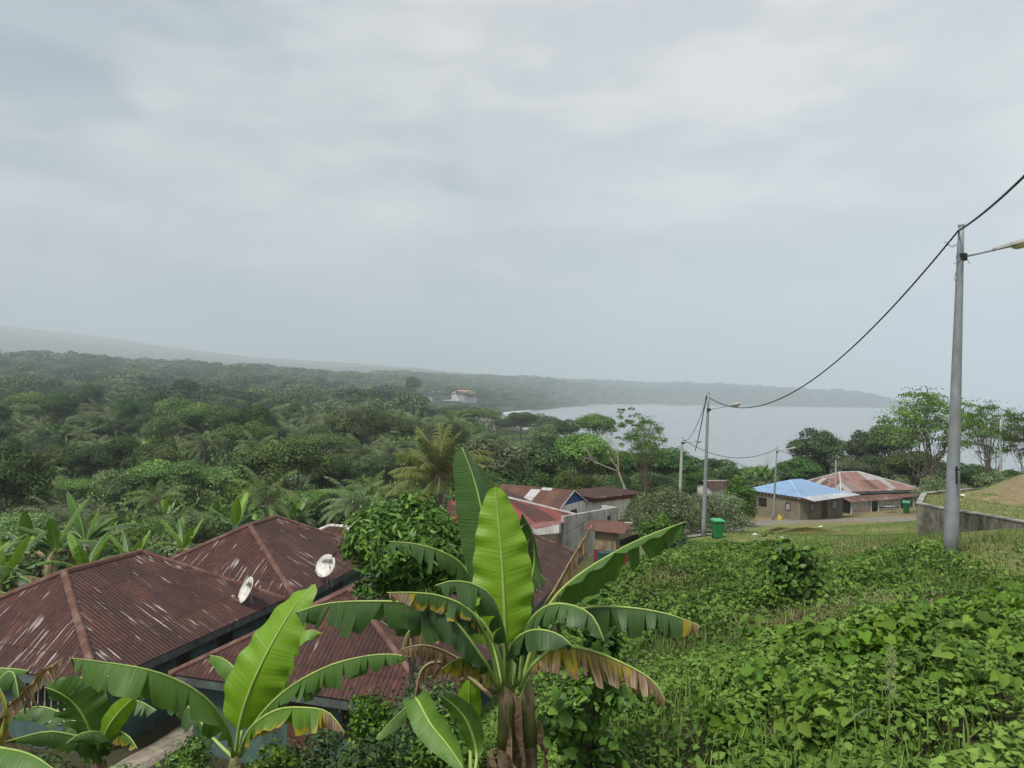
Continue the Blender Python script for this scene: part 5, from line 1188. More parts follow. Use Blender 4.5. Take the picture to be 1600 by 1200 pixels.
# ------------------------------------------------------------------ satellite dishes
def dish(label, foot, face, tiltup, D, lnb_side, mark=True):
    root = empty('satellite_dish', foot); tag(root, label, 'satellite dish')
    az = math.atan2(face[1], face[0]); R_ = D / 2; n = np.array([math.cos(az) * math.cos(tiltup), math.sin(az) * math.cos(tiltup), math.sin(tiltup)]); s = nrm(np.cross((0, 0, 1), n)); u = np.cross(n, s)
    c = np.array([0, 0, D * .62]); V = [c - n * .0]; Fc = []; rings = 6; K = 28; depth = D * .11
    for i in range(1, rings + 1):
        r = R_ * i / rings
        for k in range(K): q = 2 * math.pi * k / K; V.append(c + s * math.cos(q) * r * .92 + u * math.sin(q) * r + n * depth * (i / rings) ** 2)
    Fc = [(0, 1 + k, 1 + (k + 1) % K) for k in range(K)] + [(1 + (i - 1) * K + k, 1 + i * K + k, 1 + i * K + (k + 1) % K, 1 + (i - 1) * K + (k + 1) % K) for i in range(1, rings) for k in range(K)]
    mb = MB(); mb.add(V, Fc); o = mb.build('reflector', M['dish'], root, smooth=True); sd_ = o.modifiers.new('thickness', 'SOLIDIFY'); sd_.thickness = .012
    mb = MB(); rim = [V[1 + (rings - 1) * K + k] for k in range(K)] + [V[1 + (rings - 1) * K]]; mb.tube(rim, .012, 5, False); mb.build('rim', M['dish'], root)
    mb = MB(); mb.tube([c - n * .04, c - n * .15 - (0, 0, .1), (0, 0, -.35)], .025, 7); mb.tube([c - n * .1, np.array([.25, .1, -.3])], .015, 6); mb.build('mount', M['old_pole'], root)
    tip = c + n * D * .55 - u * R_ * .75 + s * lnb_side * .1
    mb = MB(); mb.tube([c - u * R_ * .95 + n * depth, tip], .014, 6); mb.build('feed_arm', M['old_pole'], root)
    mb = MB(); mb.tube([tip - n * .02, tip + u * .06 - n * .1], [.035, .03], 10); mb.build('feed_horn', M['white_paint'], root)
    if mark:                       # the name box printed on the dish: a frame with bold slanted letters
        mb = MB(); p0 = c + u * R_ * .42 + n * (depth * .42 + .012)
        w_ = D * .24; h_ = D * .075
        def pl(a, b, c_, d_): mb.add([p0 + s * a + u * c_, p0 + s * b + u * c_, p0 + s * b + u * d_, p0 + s * a + u * d_], [(0, 1, 2, 3)])
        for a, b, c_, d_ in ((-w_, w_, h_, h_ + .012), (-w_, w_, -h_ - .012, -h_), (-w_ - .012, -w_, -h_ - .012, h_ + .012), (w_, w_ + .012, -h_ - .012, h_ + .012)): pl(a, b, c_, d_)
        o = mb.build('printed_frame', M['black'], root)
        cu = bpy.data.curves.new('lettering', 'FONT'); cu.body = 'CANAL+'; cu.size = h_ * 2.3; cu.align_x = 'CENTER'; cu.align_y = 'CENTER'; cu.extrude = .002; cu.offset = .004
        cu.materials.append(M['black']); t_ = bpy.data.objects.new('lettering', cu); me_ = bpy.data.meshes.new_from_object(t_); bpy.data.objects.remove(t_); me_.materials.clear(); me_.materials.append(M['black']); t_ = bpy.data.objects.new('lettering', me_); COL.objects.link(t_); t_.parent = root
        t_.matrix_local = Matrix(((s[0], u[0], n[0], p0[0]), (s[1], u[1], n[1], p0[1]), (s[2], u[2], n[2], p0[2]), (0, 0, 0, 1)))
    return root
q = P(383, 965, 28.6); dish('satellite dish turned sideways on the eave of the nearest rusty roof', (q[0] + .1, 28.6, 13.5), (-.75, -.62), .45, 1.05, 1)
q = P(510, 908, 32.6); dish('large white satellite dish facing the viewer on the second roof', (q[0], q[1], 13.55), (-.35, -.9), .5, 1.05, -1)
q = P(570, 850, 48); dish('small satellite dish far off on the white ridged roof', (q[0], 48, P(570, 852, 48)[2]), (-.8, -.6), .45, .75, 1, False)

# ------------------------------------------------------------------ far buildings by the bay
def far_house(label, px, py, d, w_, dp, h, rise, wm, rm, rz=0.0, win=0):
    q = P(px, py, d); root = empty('building', (q[0], q[1], q[2]), rz); tag(root, label, 'building')
    walls(root, 0, w_, 0, dp, h, wm, .4, z0=min(-1, g1(q[0], q[1]) - q[2] - 1))
    link('roof', roof_mesh('roof', [[(-1, -1, h), (w_ + 1, -1, h), (w_ * .7, dp / 2, h + rise), (w_ * .3, dp / 2, h + rise)], [(w_ + 1, dp + 1, h), (-1, dp + 1, h), (w_ * .3, dp / 2, h + rise), (w_ * .7, dp / 2, h + rise)], [(-1, dp + 1, h), (-1, -1, h), (w_ * .3, dp / 2, h + rise)], [(w_ + 1, -1, h), (w_ + 1, dp + 1, h), (w_ * .7, dp / 2, h + rise)]], rm, .15), root)
    for k in range(win): s = w_ * (k + .5) / win; opening(root, (0, 0), (w_, 0), s - .8, s + .8, h - 3.2, h - 1.4, fw_=.25)
far_house('large white building with pale orange roof by the head of the bay', 706, 620, 1100, 38, 22, 6.5, 4.2, M['white_wall'], M['cream_roof'], .1, 7)
far_house('long grey roofed block left of the white building by the bay', 690, 629, 1100, 30, 9, 3.0, 1.6, M['far_grey'], M['far_grey'], 0, 4)
far_house('pale narrow building at the left end of the shore town', 668, 628, 1100, 7, 6, 6, 1.0, M['white_wall'], M['far_grey'], 0, 1)
far_house('white low house half hidden in the trees right of the town', 782, 616, 1950, 28, 12, 5, 1.2, M['white_wall'], M['white_paint'], 0, 3)
far_house('tiny pink roofed house at the point of the bay', 812, 621, 1850, 13, 12, 5, 3.6, M['white_wall'], M['cream_roof'], 0, 1)
far_house('long pale roofed building in the forest left of the town', 452, 609, 1050, 38, 10, 3.5, 2.0, M['far_grey'], M['cream_roof'], 0, 5)
far_house('small pale hut with peaked roof in the distant forest', 422, 608, 1000, 11, 10, 4.5, 3.6, M['white_wall'], M['far_grey'], 0, 1)
far_house('thatched beach shelter behind the sand across the bay', 980, 630, 2900, 16, 14, 4, 5, M['far_grey'], M['cream_roof'], 0, 1)
far_house('low grey roofed house among the trees behind the coconut palm', 745, 668, 330, 9, 7, 3.2, 1.2, M['white_wall'], M['far_grey'], .3, 2)
# ------------------------------------------------------------------ single trees that can be told apart
def fit(proto, px, pytop, d, wpx, label, top, R0, rz=None, cat='tree', ground_px=None, name=None):
    Q = P(px, pytop, d); gz = g1(Q[0], Q[1])
    if proto.name in DIM: R0, top = DIM[proto.name]
    s = wpx / F * d / 2 / R0
    o = copy_tree(proto) if proto.name in USED else proto
    USED.add(proto.name)
    for k in ('label', 'category', 'group'):
        if k in o: del o[k]
    o.location = (Q[0], Q[1], gz); o.scale = (s, s, max(.3, (Q[2] - gz) / top)); o.rotation_euler = (0, 0, random.uniform(0, 6.28) if rz is None else rz)
    if name: o.name = name
    tag(o, label, cat); return o
TOP = (11.6, 12.2, 12.4, 8.4, 10.2, 14.6); RR = (5.6, 4.7, 6.7, 4.0, 5.4, 5.8)
for px, py, d, w_, pi, lb in ((775, 712, 74, 120, 1, 'leafy mid green tree right of the coconut palm, above the plain brown roof'), (845, 684, 80, 100, 1, 'dark dense tree behind the blue gabled hut'),
        (905, 676, 86, 120, 0, 'broad dark tree behind the bare block wall, left of the pale branched tree'), (810, 700, 96, 90, 0, 'green tree standing behind the leafy tree near the coconut palm'),
        (1040, 700, 92, 150, 5, 'wide dark tree behind the pale concrete lamp post'), (1118, 716, 98, 100, 1, 'dark tree between the second lamp and the small bare tree by the bay'), (960, 705, 100, 110, 0, 'dark green tree behind the pale branched tree'),
        (815, 643, 290, 52, 2, 'lone domed tree at the water edge near the head of the bay'), (930, 646, 190, 78, 2, 'wide flat tree standing against the water, left of the pale branched tree'), (850, 662, 170, 60, 4, 'grey green tree by the water below the domed tree'),
        (1272, 669, 108, 88, 1, 'dense upright dark tree left behind the pink roof'), (1345, 672, 112, 62, 1, 'dark leafy tree against the water, right of the dense upright one'), (1390, 662, 108, 90, 0, 'broad dark green tree directly behind the pink roofed house'),
        (1430, 715, 100, 90, 4, 'low bushy tree behind the right end of the pink roof'), (1500, 722, 82, 110, 1, 'green bushy tree behind the terrace, right of the near lamp'), (1590, 735, 70, 70, 3, 'bright bushy tree at the right edge behind the mound'),
        (1180, 728, 100, 70, 0, 'low tree at the edge of the bay behind the blue roof'), (1230, 722, 112, 60, 1, 'dark low tree left of the dense upright tree'), (740, 690, 96, 90, 2, 'broad green tree behind the coconut palm'), (1325, 715, 104, 60, 4, 'pale green low tree filling the gap behind the pink ridge'),
        (760, 738, 68, 90, 5, 'low dark tree just above the left end of the plain brown roof'), (830, 735, 70, 90, 1, 'low dark tree over the striped roof of the gabled hut'), (900, 738, 74, 90, 0, 'low leafy tree above the maroon topped shed'), (965, 742, 76, 90, 1, 'low dark tree right of the maroon topped shed'), (1020, 738, 82, 100, 0, 'low green tree behind the large grey green bush'), (1085, 738, 84, 90, 5, 'low dark tree filling the gap behind the second lamp'), (1135, 735, 86, 80, 1, 'low dark tree above the white corrugated shed'),
        (1252, 712, 104, 84, 1, 'low dark tree under the left side of the dense upright tree'), (1302, 716, 110, 84, 5, 'low dark tree in the gap right of the dense upright tree'), (1372, 710, 106, 90, 1, 'low full tree behind the ridge of the pink roof'), (1424, 704, 98, 100, 0, 'low full green tree under the airy spreading tree'), (1542, 733, 72, 84, 5, 'low dark tree behind the shrub on the terrace'),
        (700, 660, 130, 80, 5, 'tall green tree in the valley straight behind the coconut palm'), (885, 655, 240, 50, 1, 'small dark tree on the shore left of the wide flat tree')):
    fit(broad[pi], px, py, d, w_, lb, TOP[pi], RR[pi], name='broadleaf_tree')
# airy spreading trees on the right
airy = tree_proto('spreading_tree', 5.6, 6.0, 3.4, 95, 8200, .21, M['leaf_broad'], M['bark'], 520, .15, .28, 16, br=(.10, .20), fine=5, aspect=.5, sprigs=.25, inner=.7)
remember(airy)
a1_ = fit(airy, 1452, 612, 74, 175, 'airy spreading tree with pale forking branches left of the nearest lamp', 9.0, 5.8, .6)
fit(airy, 1548, 632, 66, 95, 'airy dark tree at the right, between the nearest lamp and the frame edge', 9.0, 5.8, 2.2); fit(airy, 1610, 640, 60, 90, 'airy tree cut by the right edge of the frame', 9.0, 5.8, 4.2)
fit(airy, 1010, 655, 78, 75, 'sparse leafed tree crown left of the pale concrete post', 9.0, 5.8, 3.0)
# pale bare branched trees
o = fit(bare, 982, 650, 71, 80, 'pale trunked tree with bare upper branches left of the concrete post', 10.5, 3.6, 1.0, name='bare_tree')
fit(bare, 835, 668, 78, 60, 'thin twiggy bare tree rising above the dark tree near the gabled hut', 10.5, 3.6, 2.1, name='bare_tree'); fit(bare, 1182, 702, 92, 60, 'small bare grey tree against the water left of the blue roof', 10.5, 3.6, 3.3, name='bare_tree')
fit(bare, 280, 670, 150, 50, 'pale bare trunk showing among the dark valley trees', 10.5, 3.6, .3, name='bare_tree')
# tufts at the tips of the pale tree
rng = np.random.default_rng(66); Q = P(982, 655, 71); bl = [(rng.normal() * 1.9, rng.normal() * 1.2, rng.uniform(-4.5, .9), .38, .38, .22) for _ in range(46)]
o2 = link('leaf_tufts', crown_mesh('leaf_tufts', bl, 2600, .16, M['leaf_fresh'], 67), o); o2.matrix_parent_inverse = Matrix.Identity(4)
o2.scale = tuple(1 / v for v in o.scale); o2.location = (0, 0, 10.5 - .2)
# coconut palm
coco = palm_proto('coconut_palm', 3.2, 26, 4.6, M['leaf_coconut'], 12, ll=.95, nl=64, elev=(-.15, 1.56), lw=.05, droop=(.55, 1.5), trunk_r=.16, hang=.6, sep_fronds=True)
Q = P(688, 748, 49); coco.location = (Q[0], 49, g1(Q[0], 49)); coco.scale = (.95, .95, max(.6, (Q[2] - g1(Q[0], 49)) / 3.2)); coco.rotation_euler = (0, 0, .8); tag(coco, 'yellowish green coconut palm with drooping fronds behind the tall banana leaf', 'palm tree')
coco.scale = (.95, .95, .95); coco.location = (Q[0], 49, Q[2] - 3.2 * .95)
mb = MB(); mb.tube([(0, 0, -5), (0, 0, -.9)], .2, 9); mb.build('lower_trunk', M['bark'], coco)
# oil palms on the shore strip and banana clump by the blue roof
for px, py, d, s in ((1186, 738, 90, 1.0), (1200, 742, 88, .85), (1168, 744, 92, .9)):
    Q = P(px, py, d); o = copy_tree(banana_low[1]); tag(o, 'banana plant in the clump at the left of the blue roof', 'banana plant', 'banana clump by the blue roof'); o.location = (Q[0], d, Q[2] - 4.2 * s); o.scale = (s * 1.15,) * 3; o.name = 'banana_plant'

# bushes near the street
def bush(label, px, pytop, d, wpx, hm, mat, n, size, seed, nb=22, name='shrub', shape='diamond', aspect=.55, sink=.3, flat=.8, br=(.28, .45), stem=True, gz=None, sprigs=.08, depth=1.0):
    rng = np.random.default_rng(seed); Q = P(px, pytop, d); R_ = wpx / F * d / 2; gz = g1(Q[0], d) if gz is None else gz; H = Q[2] - gz
    root = empty(name, (Q[0], d, gz)); tag(root, label, 'bush' if name != 'mango_tree' else 'tree'); Hr = H * .5 if hm is None else hm
    bl = round_blobs(R_ * .92, H - Hr * 1.0, Hr * .8, nb, rng, br, flat)
    if name != 'mango_tree': bl += [(R_ * .6 * math.cos(q_), R_ * .6 * math.sin(q_), H * rng.uniform(.16, .42), R_ * .42, R_ * .42, H * .2) for q_ in np.linspace(0, 6.28, max(6, nb // 2))]
    kz = H / max(b[2] + b[5] for b in bl); kr = R_ / float(np.mean(sorted([math.hypot(b[0], b[1]) + b[3] for b in bl])[-5:]))
    bl = [(b[0] * kr, b[1] * kr * depth, max(b[2] * kz, b[5] * .4), b[3] * kr, b[4] * kr * depth, b[5] * kz) for b in bl]
    link('crown', crown_mesh('crown', bl, n, size, mat, seed + 1, aspect, shape, sprigs=sprigs, jit=.25), root)
    if stem:
        mb = MB(); tp = limb(mb, (0, 0, -.4), (0, 0, max(.3, H - Hr * 1.8)), .07 + R_ * .03, .05 + R_ * .02, rng)
        for b in bl[:7]: limb(mb, tp[-1], b[:3], .04 + R_ * .012, .015, rng, .2)
        mb.build('trunk', M['bark'], root, smooth=True)
    return root
bush('rounded leafy dark green tree beside the left wall of the blue roofed house', 1156, 742, 66, 54, None, M['leaf_mango'], 9000, .17, 610, 26)
bush('large grey green bush left of the second street lamp', 1042, 760, 52, 120, None, M['leaf_grey'], 16000, .15, 620, 34, sprigs=.3)
bush('grey green bush behind the second street lamp', 1120, 768, 56, 110, None, M['leaf_grey'], 12000, .15, 625, 28, sprigs=.25)
bush('fresh green bush at the left foot of the large grey bush', 1030, 800, 44, 66, None, M['leaf_mango'], 6000, .15, 630, 20, sprigs=.2)
bush('dark low bush where the bank meets the second lamp', 1050, 832, 38, 70, None, M['leaf_deep'], 5000, .13, 635, 18, sprigs=.2)
bush('low dark shrub behind the retaining wall left of the mound', 1552, 740, 45, 58, None, M['leaf_grey'], 5000, .12, 640, 18, gz=16.7, sprigs=.3)
bush('green shrub between the round tree and the second lamp', 1100, 790, 58, 70, None, M['leaf_grey'], 6000, .14, 645, 18)
bush('tall weedy shrub right of the second wheelie bin shelter', 1475, 742, 60, 90, None, M['leaf_grey'], 6000, .14, 650, 20)
bush('bright green bush at the right edge beyond the mound', 1600, 745, 55, 60, None, M['leaf_fresh'], 4000, .14, 655, 16)
bush('leafy bush in front of the bare block wall by the fence', 1000, 785, 58, 60, None, M['leaf_grey'], 6000, .14, 660, 18)
# glossy leafed tree before the long roof
bush('dense glossy leafed tree in front of the long rusty roof', 642, 780, 16.2, 225, 1.7, M['leaf_mango'], 36000, .165, 700, 80, name='mango_tree', shape='heart', aspect=.36, br=(.22, .36), sprigs=.12, flat=.85)
# creeper covered mound on the bank and other clumps with broad leaves
def clump(label, px, py, d, wpx, hpx, n, size, seed, mat, nb=14, aspect=.9, name='creeper_bush', group=None, lift=0.0):
    rng = np.random.default_rng(seed); Q = P(px, py, d); gz = g1(Q[0], d) + lift; R_ = wpx / F * d / 2; H = hpx / F * d
    bl = [(rng.normal() * R_ * .34, rng.normal() * R_ * .32, H * rng.uniform(.1, .7), R_ * rng.uniform(.3, .5), R_ * rng.uniform(.3, .5), H * rng.uniform(.25, .38)) for _ in range(nb)]
    o = link(name, crown_mesh(name, bl, n, size, mat, seed + 1, aspect, 'heart', bias=.5, tilt_up=.55, sprigs=.25, jit=.25), loc=(Q[0], d, gz)); return tag(o, label, 'bush', group)
clump('dark creeper covered bush standing out in the middle of the green bank', 1245, 925, 15.2, 90, 105, 900, .125, 720, M['leaf_mango'], 22)

# ------------------------------------------------------------------ the bank: creepers, grass, dry stalks
def scatter_world(n, x0, x1, y0, y1, rng, power=1.0):
    x = rng.uniform(x0, x1, n); y = y0 + (y1 - y0) * rng.random(n) ** power; return x, y
def bank_cover():
    rng = np.random.default_rng(40); VV = []; FF = []; RR = []; nb = 0
    for y0, y1, x0, x1, n, L in ((3.2, 8, -6, 9, 62000, .072), (8, 13, -8, 13, 90000, .080), (13, 22, -6, 14, 85000, .10), (22, 34, 0, 13.5, 60000, .12), (34, 47, 3, 13, 24000, .15)):
        x, y = scatter_world(n, x0, x1, y0, y1, rng); px = 800 + x / y * F
        lw = lawn(x, y); keep = (px > -150) & (px < 1750) & ~in_house(x, y, .1) & (rng.random(n) > lw * .93) & (road_d(x, y) > 2)
        gr = fbm(x / 1.7 + 9, y / 1.7, 51); keep &= ~((gr > .60) & (rng.random(n) < .75))          # leave room for grass
        bare_ = fbm(x / .9, y / .9, 77); keep &= ~((bare_ < .33) & (rng.random(n) < .8))
        x, y = x[keep], y[keep]; n = len(x)
        hump = fbm(x / 1.3, y / 1.3, 60, 4); top = .10 + .75 * np.clip(hump - .3, 0, 1) + .25 * fbm(x / .35, y / .35, 61, 2) * (y < 22) + .2 * fbm(x / .8, y / .8, 61, 2) * (y > 22)
        top *= np.where(y > 28, .6, 1) * (1 - .6 * lawn(x, y))
        z = G(x, y) + top - rng.random(n) ** 2 * .28
        gx = (fbm(x / .35 + .3, y / .35, 61, 2) - fbm(x / .35 - .3, y / .35, 61, 2)) * 1.2; gy = (fbm(x / .35, y / .35 + .3, 61, 2) - fbm(x / .35, y / .35 - .3, 61, 2)) * 1.2
        nn = np.stack([-gx, -gy, np.ones(n)], 1) + rng.normal(size=(n, 3)) * .38
        Lv = L * rng.uniform(.6, 1.25, n) * (.75 + .5 * vnoise(x / 2.2, y / 2.2, 88)); sp = vnoise(x / .55, y / .55, 90)
        V, Fc, k = leaf_quads(np.stack([x, y, z], 1), nn, Lv, Lv * .86, rng, 'heart' if y0 < 12 else 'diamond')
        VV.append(V); FF.append(Fc + nb); nb += len(V); RR.append(np.repeat(np.clip(rng.random(n) * .55 + sp * .45 + (vnoise(x / 3, y / 3, 95) - .5) * .3, 0, 1), k))
    me = np_mesh('creeper_cover', np.vstack(VV), np.vstack(FF), M['leaf_slope'], {'rnd': np.concatenate(RR)}, smooth=True)
    tag(link('creeper_cover', me), 'dense low green creepers and weeds covering the bank', 'creepers', kind='stuff'); print('bank faces', len(me.polygons))
bank_cover()
def blades(name, label, x, y, L, w_, mat, seed, lean=.5, cat='grass', zoff=0.0, base=None):
    rng = np.random.default_rng(seed); n = len(x); z = (G(x, y) if base is None else base) + zoff; a = rng.uniform(0, 6.28, n); ln = rng.uniform(.15, 1, n) * lean; L = L * rng.uniform(.5, 1.25, n)
    d = np.stack([np.cos(a), np.sin(a), np.zeros(n)], 1); s = np.stack([-np.sin(a), np.cos(a), np.zeros(n)], 1) * (w_ * rng.uniform(.7, 1.3, n))[:, None]; b = np.stack([x, y, z], 1)
    m_ = b + d * (L * ln * .35)[:, None] + np.array([0, 0, 1]) * (L * (1 - ln * .25) * .6)[:, None]; t = b + d * (L * ln)[:, None] + np.array([0, 0, 1]) * (L * (1 - ln * .55))[:, None]
    V = np.stack([b - s, b + s, m_ + s * .8, m_ - s * .8, t + s * .12, t - s * .12], 1).reshape(-1, 3); i = np.arange(n)[:, None] * 6; Fc = np.concatenate([i + np.array([[0, 1, 2, 3]]), i + np.array([[3, 2, 4, 5]])])
    return V, Fc, np.repeat(np.clip(rng.random(n) * .7 + vnoise(x / 1.1, y / 1.1, seed) * .4 - .05, 0, 1), 6)
M['hay'] = leaf_mat('hay', (.16, .16, .05), (.28, .26, .10), (.42, .38, .18), vary=0)
def grasses():
    rng = np.random.default_rng(41); acc = []
    x, y = scatter_world(70000, -5, 14, 4, 34, rng, 1.0); gr = fbm(x / 1.7 + 9, y / 1.7, 51); k = (gr > .56) & ~in_house(x, y, .1) & (x < 11 + fbm(x, y, 4)); x, y = x[k], y[k]; acc.append(blades('', '', x, y, .42, .008, None, 1, .6, zoff=.05) if len(x) else None)
    x, y = scatter_world(26000, -3, 14, 4, 30, rng, 1.0); k = ~in_house(x, y, .1) & (vnoise(x / .7, y / .7, 5) > .5); x, y = x[k], y[k]; acc.append(blades('', '', x, y, .36, .006, None, 2, .8, zoff=.2))
    x, y, zt = [q_[:: 2] for q_ in TERR[0]]; acc.append(blades('', '', x, y, .10, .016, None, 4, 1.1, base=zt - .02))
    # mown shelf
    x, y = scatter_world(150000, 9, 42, 13, 60, rng, 1.0); k = (rng.random(len(x)) < lawn(x, y)) & (road_d(x, y) > 1.8) & (rng.random(len(x)) < 25 / y) & (np.abs(x / y) < .78); x, y = x[k], y[k]; acc.append(blades('', '', x, y, .11, .014, None, 3, .9, zoff=-.01))
    nb = 0; VV = []; FF = []; RR = []
    for V, Fc, R_ in acc: VV.append(V); FF.append(Fc + nb); nb += len(V); RR.append(R_)
    tag(link('grass', np_mesh('grass', np.vstack(VV), np.vstack(FF), M['grass'], {'rnd': np.concatenate(RR)})), 'green grass growing through the creepers and over the mown shelf', 'grass', kind='stuff')
    acc = []; x, y, zt = [q_[1:: 2] for q_ in TERR[0]]; acc.append(blades('', '', x, y, .09, .013, None, 14, 1.3, base=zt - .02))
    x, y = scatter_world(60000, 11, 30, 15, 36, rng, 1.0); k = (rng.random(len(x)) < lawn(x, y)) & (road_d(x, y) > 1.8) & (fbm(x / 1.4, y / 1.4, 6) > .4) & (np.abs(x / y) < .78); x, y = x[k], y[k]; acc.append(blades('', '', x, y, .10, .011, None, 15, 1.3, zoff=-.01))
    for cx, cy, rx, ry, n in ((5.0, 12.6, 1.0, .5, 260), (4.0, 18.5, .8, .9, 120), (-.2, 7.0, 1.3, .8, 800), (7.0, 13.2, 1.6, .4, 280), (5.3, 27, .8, 1.2, 70)):
        x = cx + rng.normal(size=n) * rx * .5; y = cy + rng.normal(size=n) * ry * .5; acc.append(blades('', '', x, y, .42, .006, None, int(abs(cx) * 10) + 3, 2.2, zoff=.15 + .3 * rng.random(n)))
    nb = 0; VV = []; FF = []; RR = []
    for V, Fc, R_ in acc: VV.append(V); FF.append(Fc + nb); nb += len(V); RR.append(R_)
    tag(link('dry_stalks', np_mesh('dry_stalks', np.vstack(VV), np.vstack(FF), M['dry_grass'], {'rnd': np.concatenate(RR)})), 'patches of dry straw coloured stalks lying in the creepers', 'dry grass', kind='stuff')
grasses()
# heaps of cut grass by the road
for px, py, w_, h_, lb in ((1262, 833, 2.4, .38, 'right heap of cut grass on the shelf, a white scrap on it'), (1225, 832, 1.9, .32, 'left heap of cut grass on the shelf beside the road bend')):
    q = Gr(px, py); rng = np.random.default_rng(px); n = 5000; a = rng.uniform(0, 6.28, n); r = np.sqrt(rng.random(n)); x = q[0] + np.cos(a) * r * w_; y = q[1] + np.sin(a) * r * w_ * .7; z = G(x, y) + (1 - r ** 2) * h_ * (.6 + .6 * vnoise(x * 2, y * 2, 4)) - rng.random(n) * .05
    V, Fc, R_ = blades('', '', x, y, .20, .012, None, px, 1.8, base=z); V -= np.array(q); tag(link('grass_heap', np_mesh('grass_heap', V, Fc, M['hay'], {'rnd': R_}), loc=q), lb, 'grass heap')
# light green broad leaved clumps, each its own plant
cl = [(1258, 1030, 9.2), (1290, 1060, 8.6), (1255, 1110, 7.2), (1275, 1170, 6.4), (1200, 1000, 10.5), (1400, 1075, 8.0), (1425, 1050, 8.4), (1395, 1160, 6.6), (1460, 1010, 9.3), (1500, 990, 9.6), (1545, 955, 10.3), (1590, 980, 9.2), (1560, 1050, 7.8), (1510, 1085, 7.3), (1585, 1110, 6.6),
      (1470, 1140, 6.6), (1530, 1180, 6.0), (1320, 1180, 6.2), (1575, 930, 11.5), (1490, 1040, 8.4), (1350, 1090, 7.7), (1440, 960, 11.5), (1180, 1075, 8.2), (1120, 1150, 7.4)]
for i, (px, py, d) in enumerate(cl):
    clump('low clump of bright heart shaped leaves on the bank', px, py, d, 52 + (i * 37) % 40, 30 + (i * 13) % 22, 95 + (i * 29) % 60, .115, 800 + i, M['leaf_slope_fresh'], 8, name='broad_leaf_clump', group='clumps of bright heart shaped leaves on the bank', lift=.16)
# tall grass stalk with a feathery head
Q = P(1388, 1230, 5.3); gz = g1(Q[0], 5.3); root = empty('grass_stalk', (Q[0], 5.3, gz)); tag(root, 'single tall grass stalk with a feathery seed head on the near bank', 'grass stalk')
off = np.array(root.location); mb = MB(); mb.tube([(0, 0, -.1), P(1388, 1200, 5.3) - off, P(1390, 1100, 5.3) - off, P(1394, 1000, 5.3) - off], [.009, .008, .006, .002], 6); mb.build('stem', M['stalk'], root)
rng = np.random.default_rng(2); mb = MB()
for k in range(70):
    t = rng.random(); a = P(1391 + 3 * t, 1100 - 85 * t, 5.3) - off; h_ = rng.uniform(0, 6.28); l = .11 * (1 - t * .6); mb.tube([a, a + (math.cos(h_) * l * .25, math.sin(h_) * l * .25, l * .8), a + (math.cos(h_) * l * .42, math.sin(h_) * l * .42, l * .9)], .0012, 3, False)
    for j in range(3): b = a + np.array([math.cos(h_) * l * .3, math.sin(h_) * l * .3, l * .6]) + rng.normal(size=3) * .01; mb.box(b[0] - .002, b[0] + .002, b[1] - .002, b[1] + .002, b[2] - .005, b[2] + .005)
mb.build('seed_head', simple('seed', (.36, .42, .20), (.26, .32, .13)), root)
mb = MB()
lf = [P(1388, 1128, 5.3), P(1372, 1112, 5.2), P(1350, 1108, 5.15), P(1322, 1130, 5.1)]; add_leaf(root, lf, .016, 5, rib=.002, name='blade', fall=(.4, .4), tone=.3, t0=.02, res=16, nv=2, wav=0)

# undergrowth of the valley floor: leaf clumps that close the gaps between the trees
def undergrowth():
    rng = np.random.default_rng(50); VV = []; FF = []; RR = []; nb = 0
    for d0, d1, sp, nq, r0, size in ((10, 34, 1.5, 260, .95, .13), (34, 70, 2.1, 150, 1.7, .24), (70, 130, 3.4, 110, 2.6, .40), (130, 335, 6.0, 90, 4.2, .75)):
        area = .5 * 1.6 * (d1 ** 2 - d0 ** 2); n = int(area / sp ** 2); d = np.sqrt(rng.uniform(d0 ** 2, d1 ** 2, n)); a = rng.uniform(-.85, .75, n); x = a * d; y = d
        ok = (sea_sd(x, y) > 4) & ~in_house(x, y, r0 * .9)
        ok &= np.where(y < 34, x < np.interp(y, [10, 18, 20, 34], [-1.5, -1.6, -30, -30]), True)
        ok &= np.where(y < 34, (y < 19.3) | (x < -18), True)
        ok &= ~((x > np.interp(y, [34, 60, 75, 96], [1.5, 6, 14, 16])) & (y < 96)) | ((y > 84) & (x > 48))
        x, y = x[ok], y[ok]; n = len(x); z = G(x, y); r = r0 * rng.uniform(.6, 1.25, n); hh = r * rng.uniform(.6, 1.5, n) * (1 if d0 < 70 else 1.5); hh = np.where(x / y > -.03, np.minimum(hh, 1.8), hh); tint = rng.random(n)
        if d0 == 10: hh *= .8
        for v in range(5):
            sel = np.arange(n) % 5 == v; m_ = sel.sum()
            if not m_: continue
            bl = round_blobs(1, .35, .5, 7, rng, (.35, .55), .75); p, nn, kk = blob_points(bl, nq, rng, .6, .3); V, Fc, k4 = leaf_quads(p, nn + np.array([0, 0, .35]), size / r0 * rng.uniform(.6, 1.3, nq), size / r0 * .6, rng)
            X = V[None, :, 0] * r[sel][:, None] + x[sel][:, None]; Y = V[None, :, 1] * r[sel][:, None] + y[sel][:, None]; Z = V[None, :, 2] * hh[sel][:, None] + z[sel][:, None]
            VV.append(np.stack([X, Y, Z], -1).reshape(-1, 3)); FF.append((Fc[None] + (np.arange(m_) * len(V))[:, None, None]).reshape(-1, 4) + nb); nb += m_ * len(V); RR.append(np.clip(np.repeat(rng.random(nq) * .5, 4)[None] + tint[sel][:, None] * .6, 0, 1).ravel())
    me = np_mesh('undergrowth', np.vstack(VV), np.vstack(FF), M['leaf_broad'], {'rnd': np.concatenate(RR)}); print('undergrowth', len(me.polygons))
    tag(link('undergrowth', me), 'thick green undergrowth filling the valley floor between the trees', 'undergrowth', kind='stuff')
undergrowth()

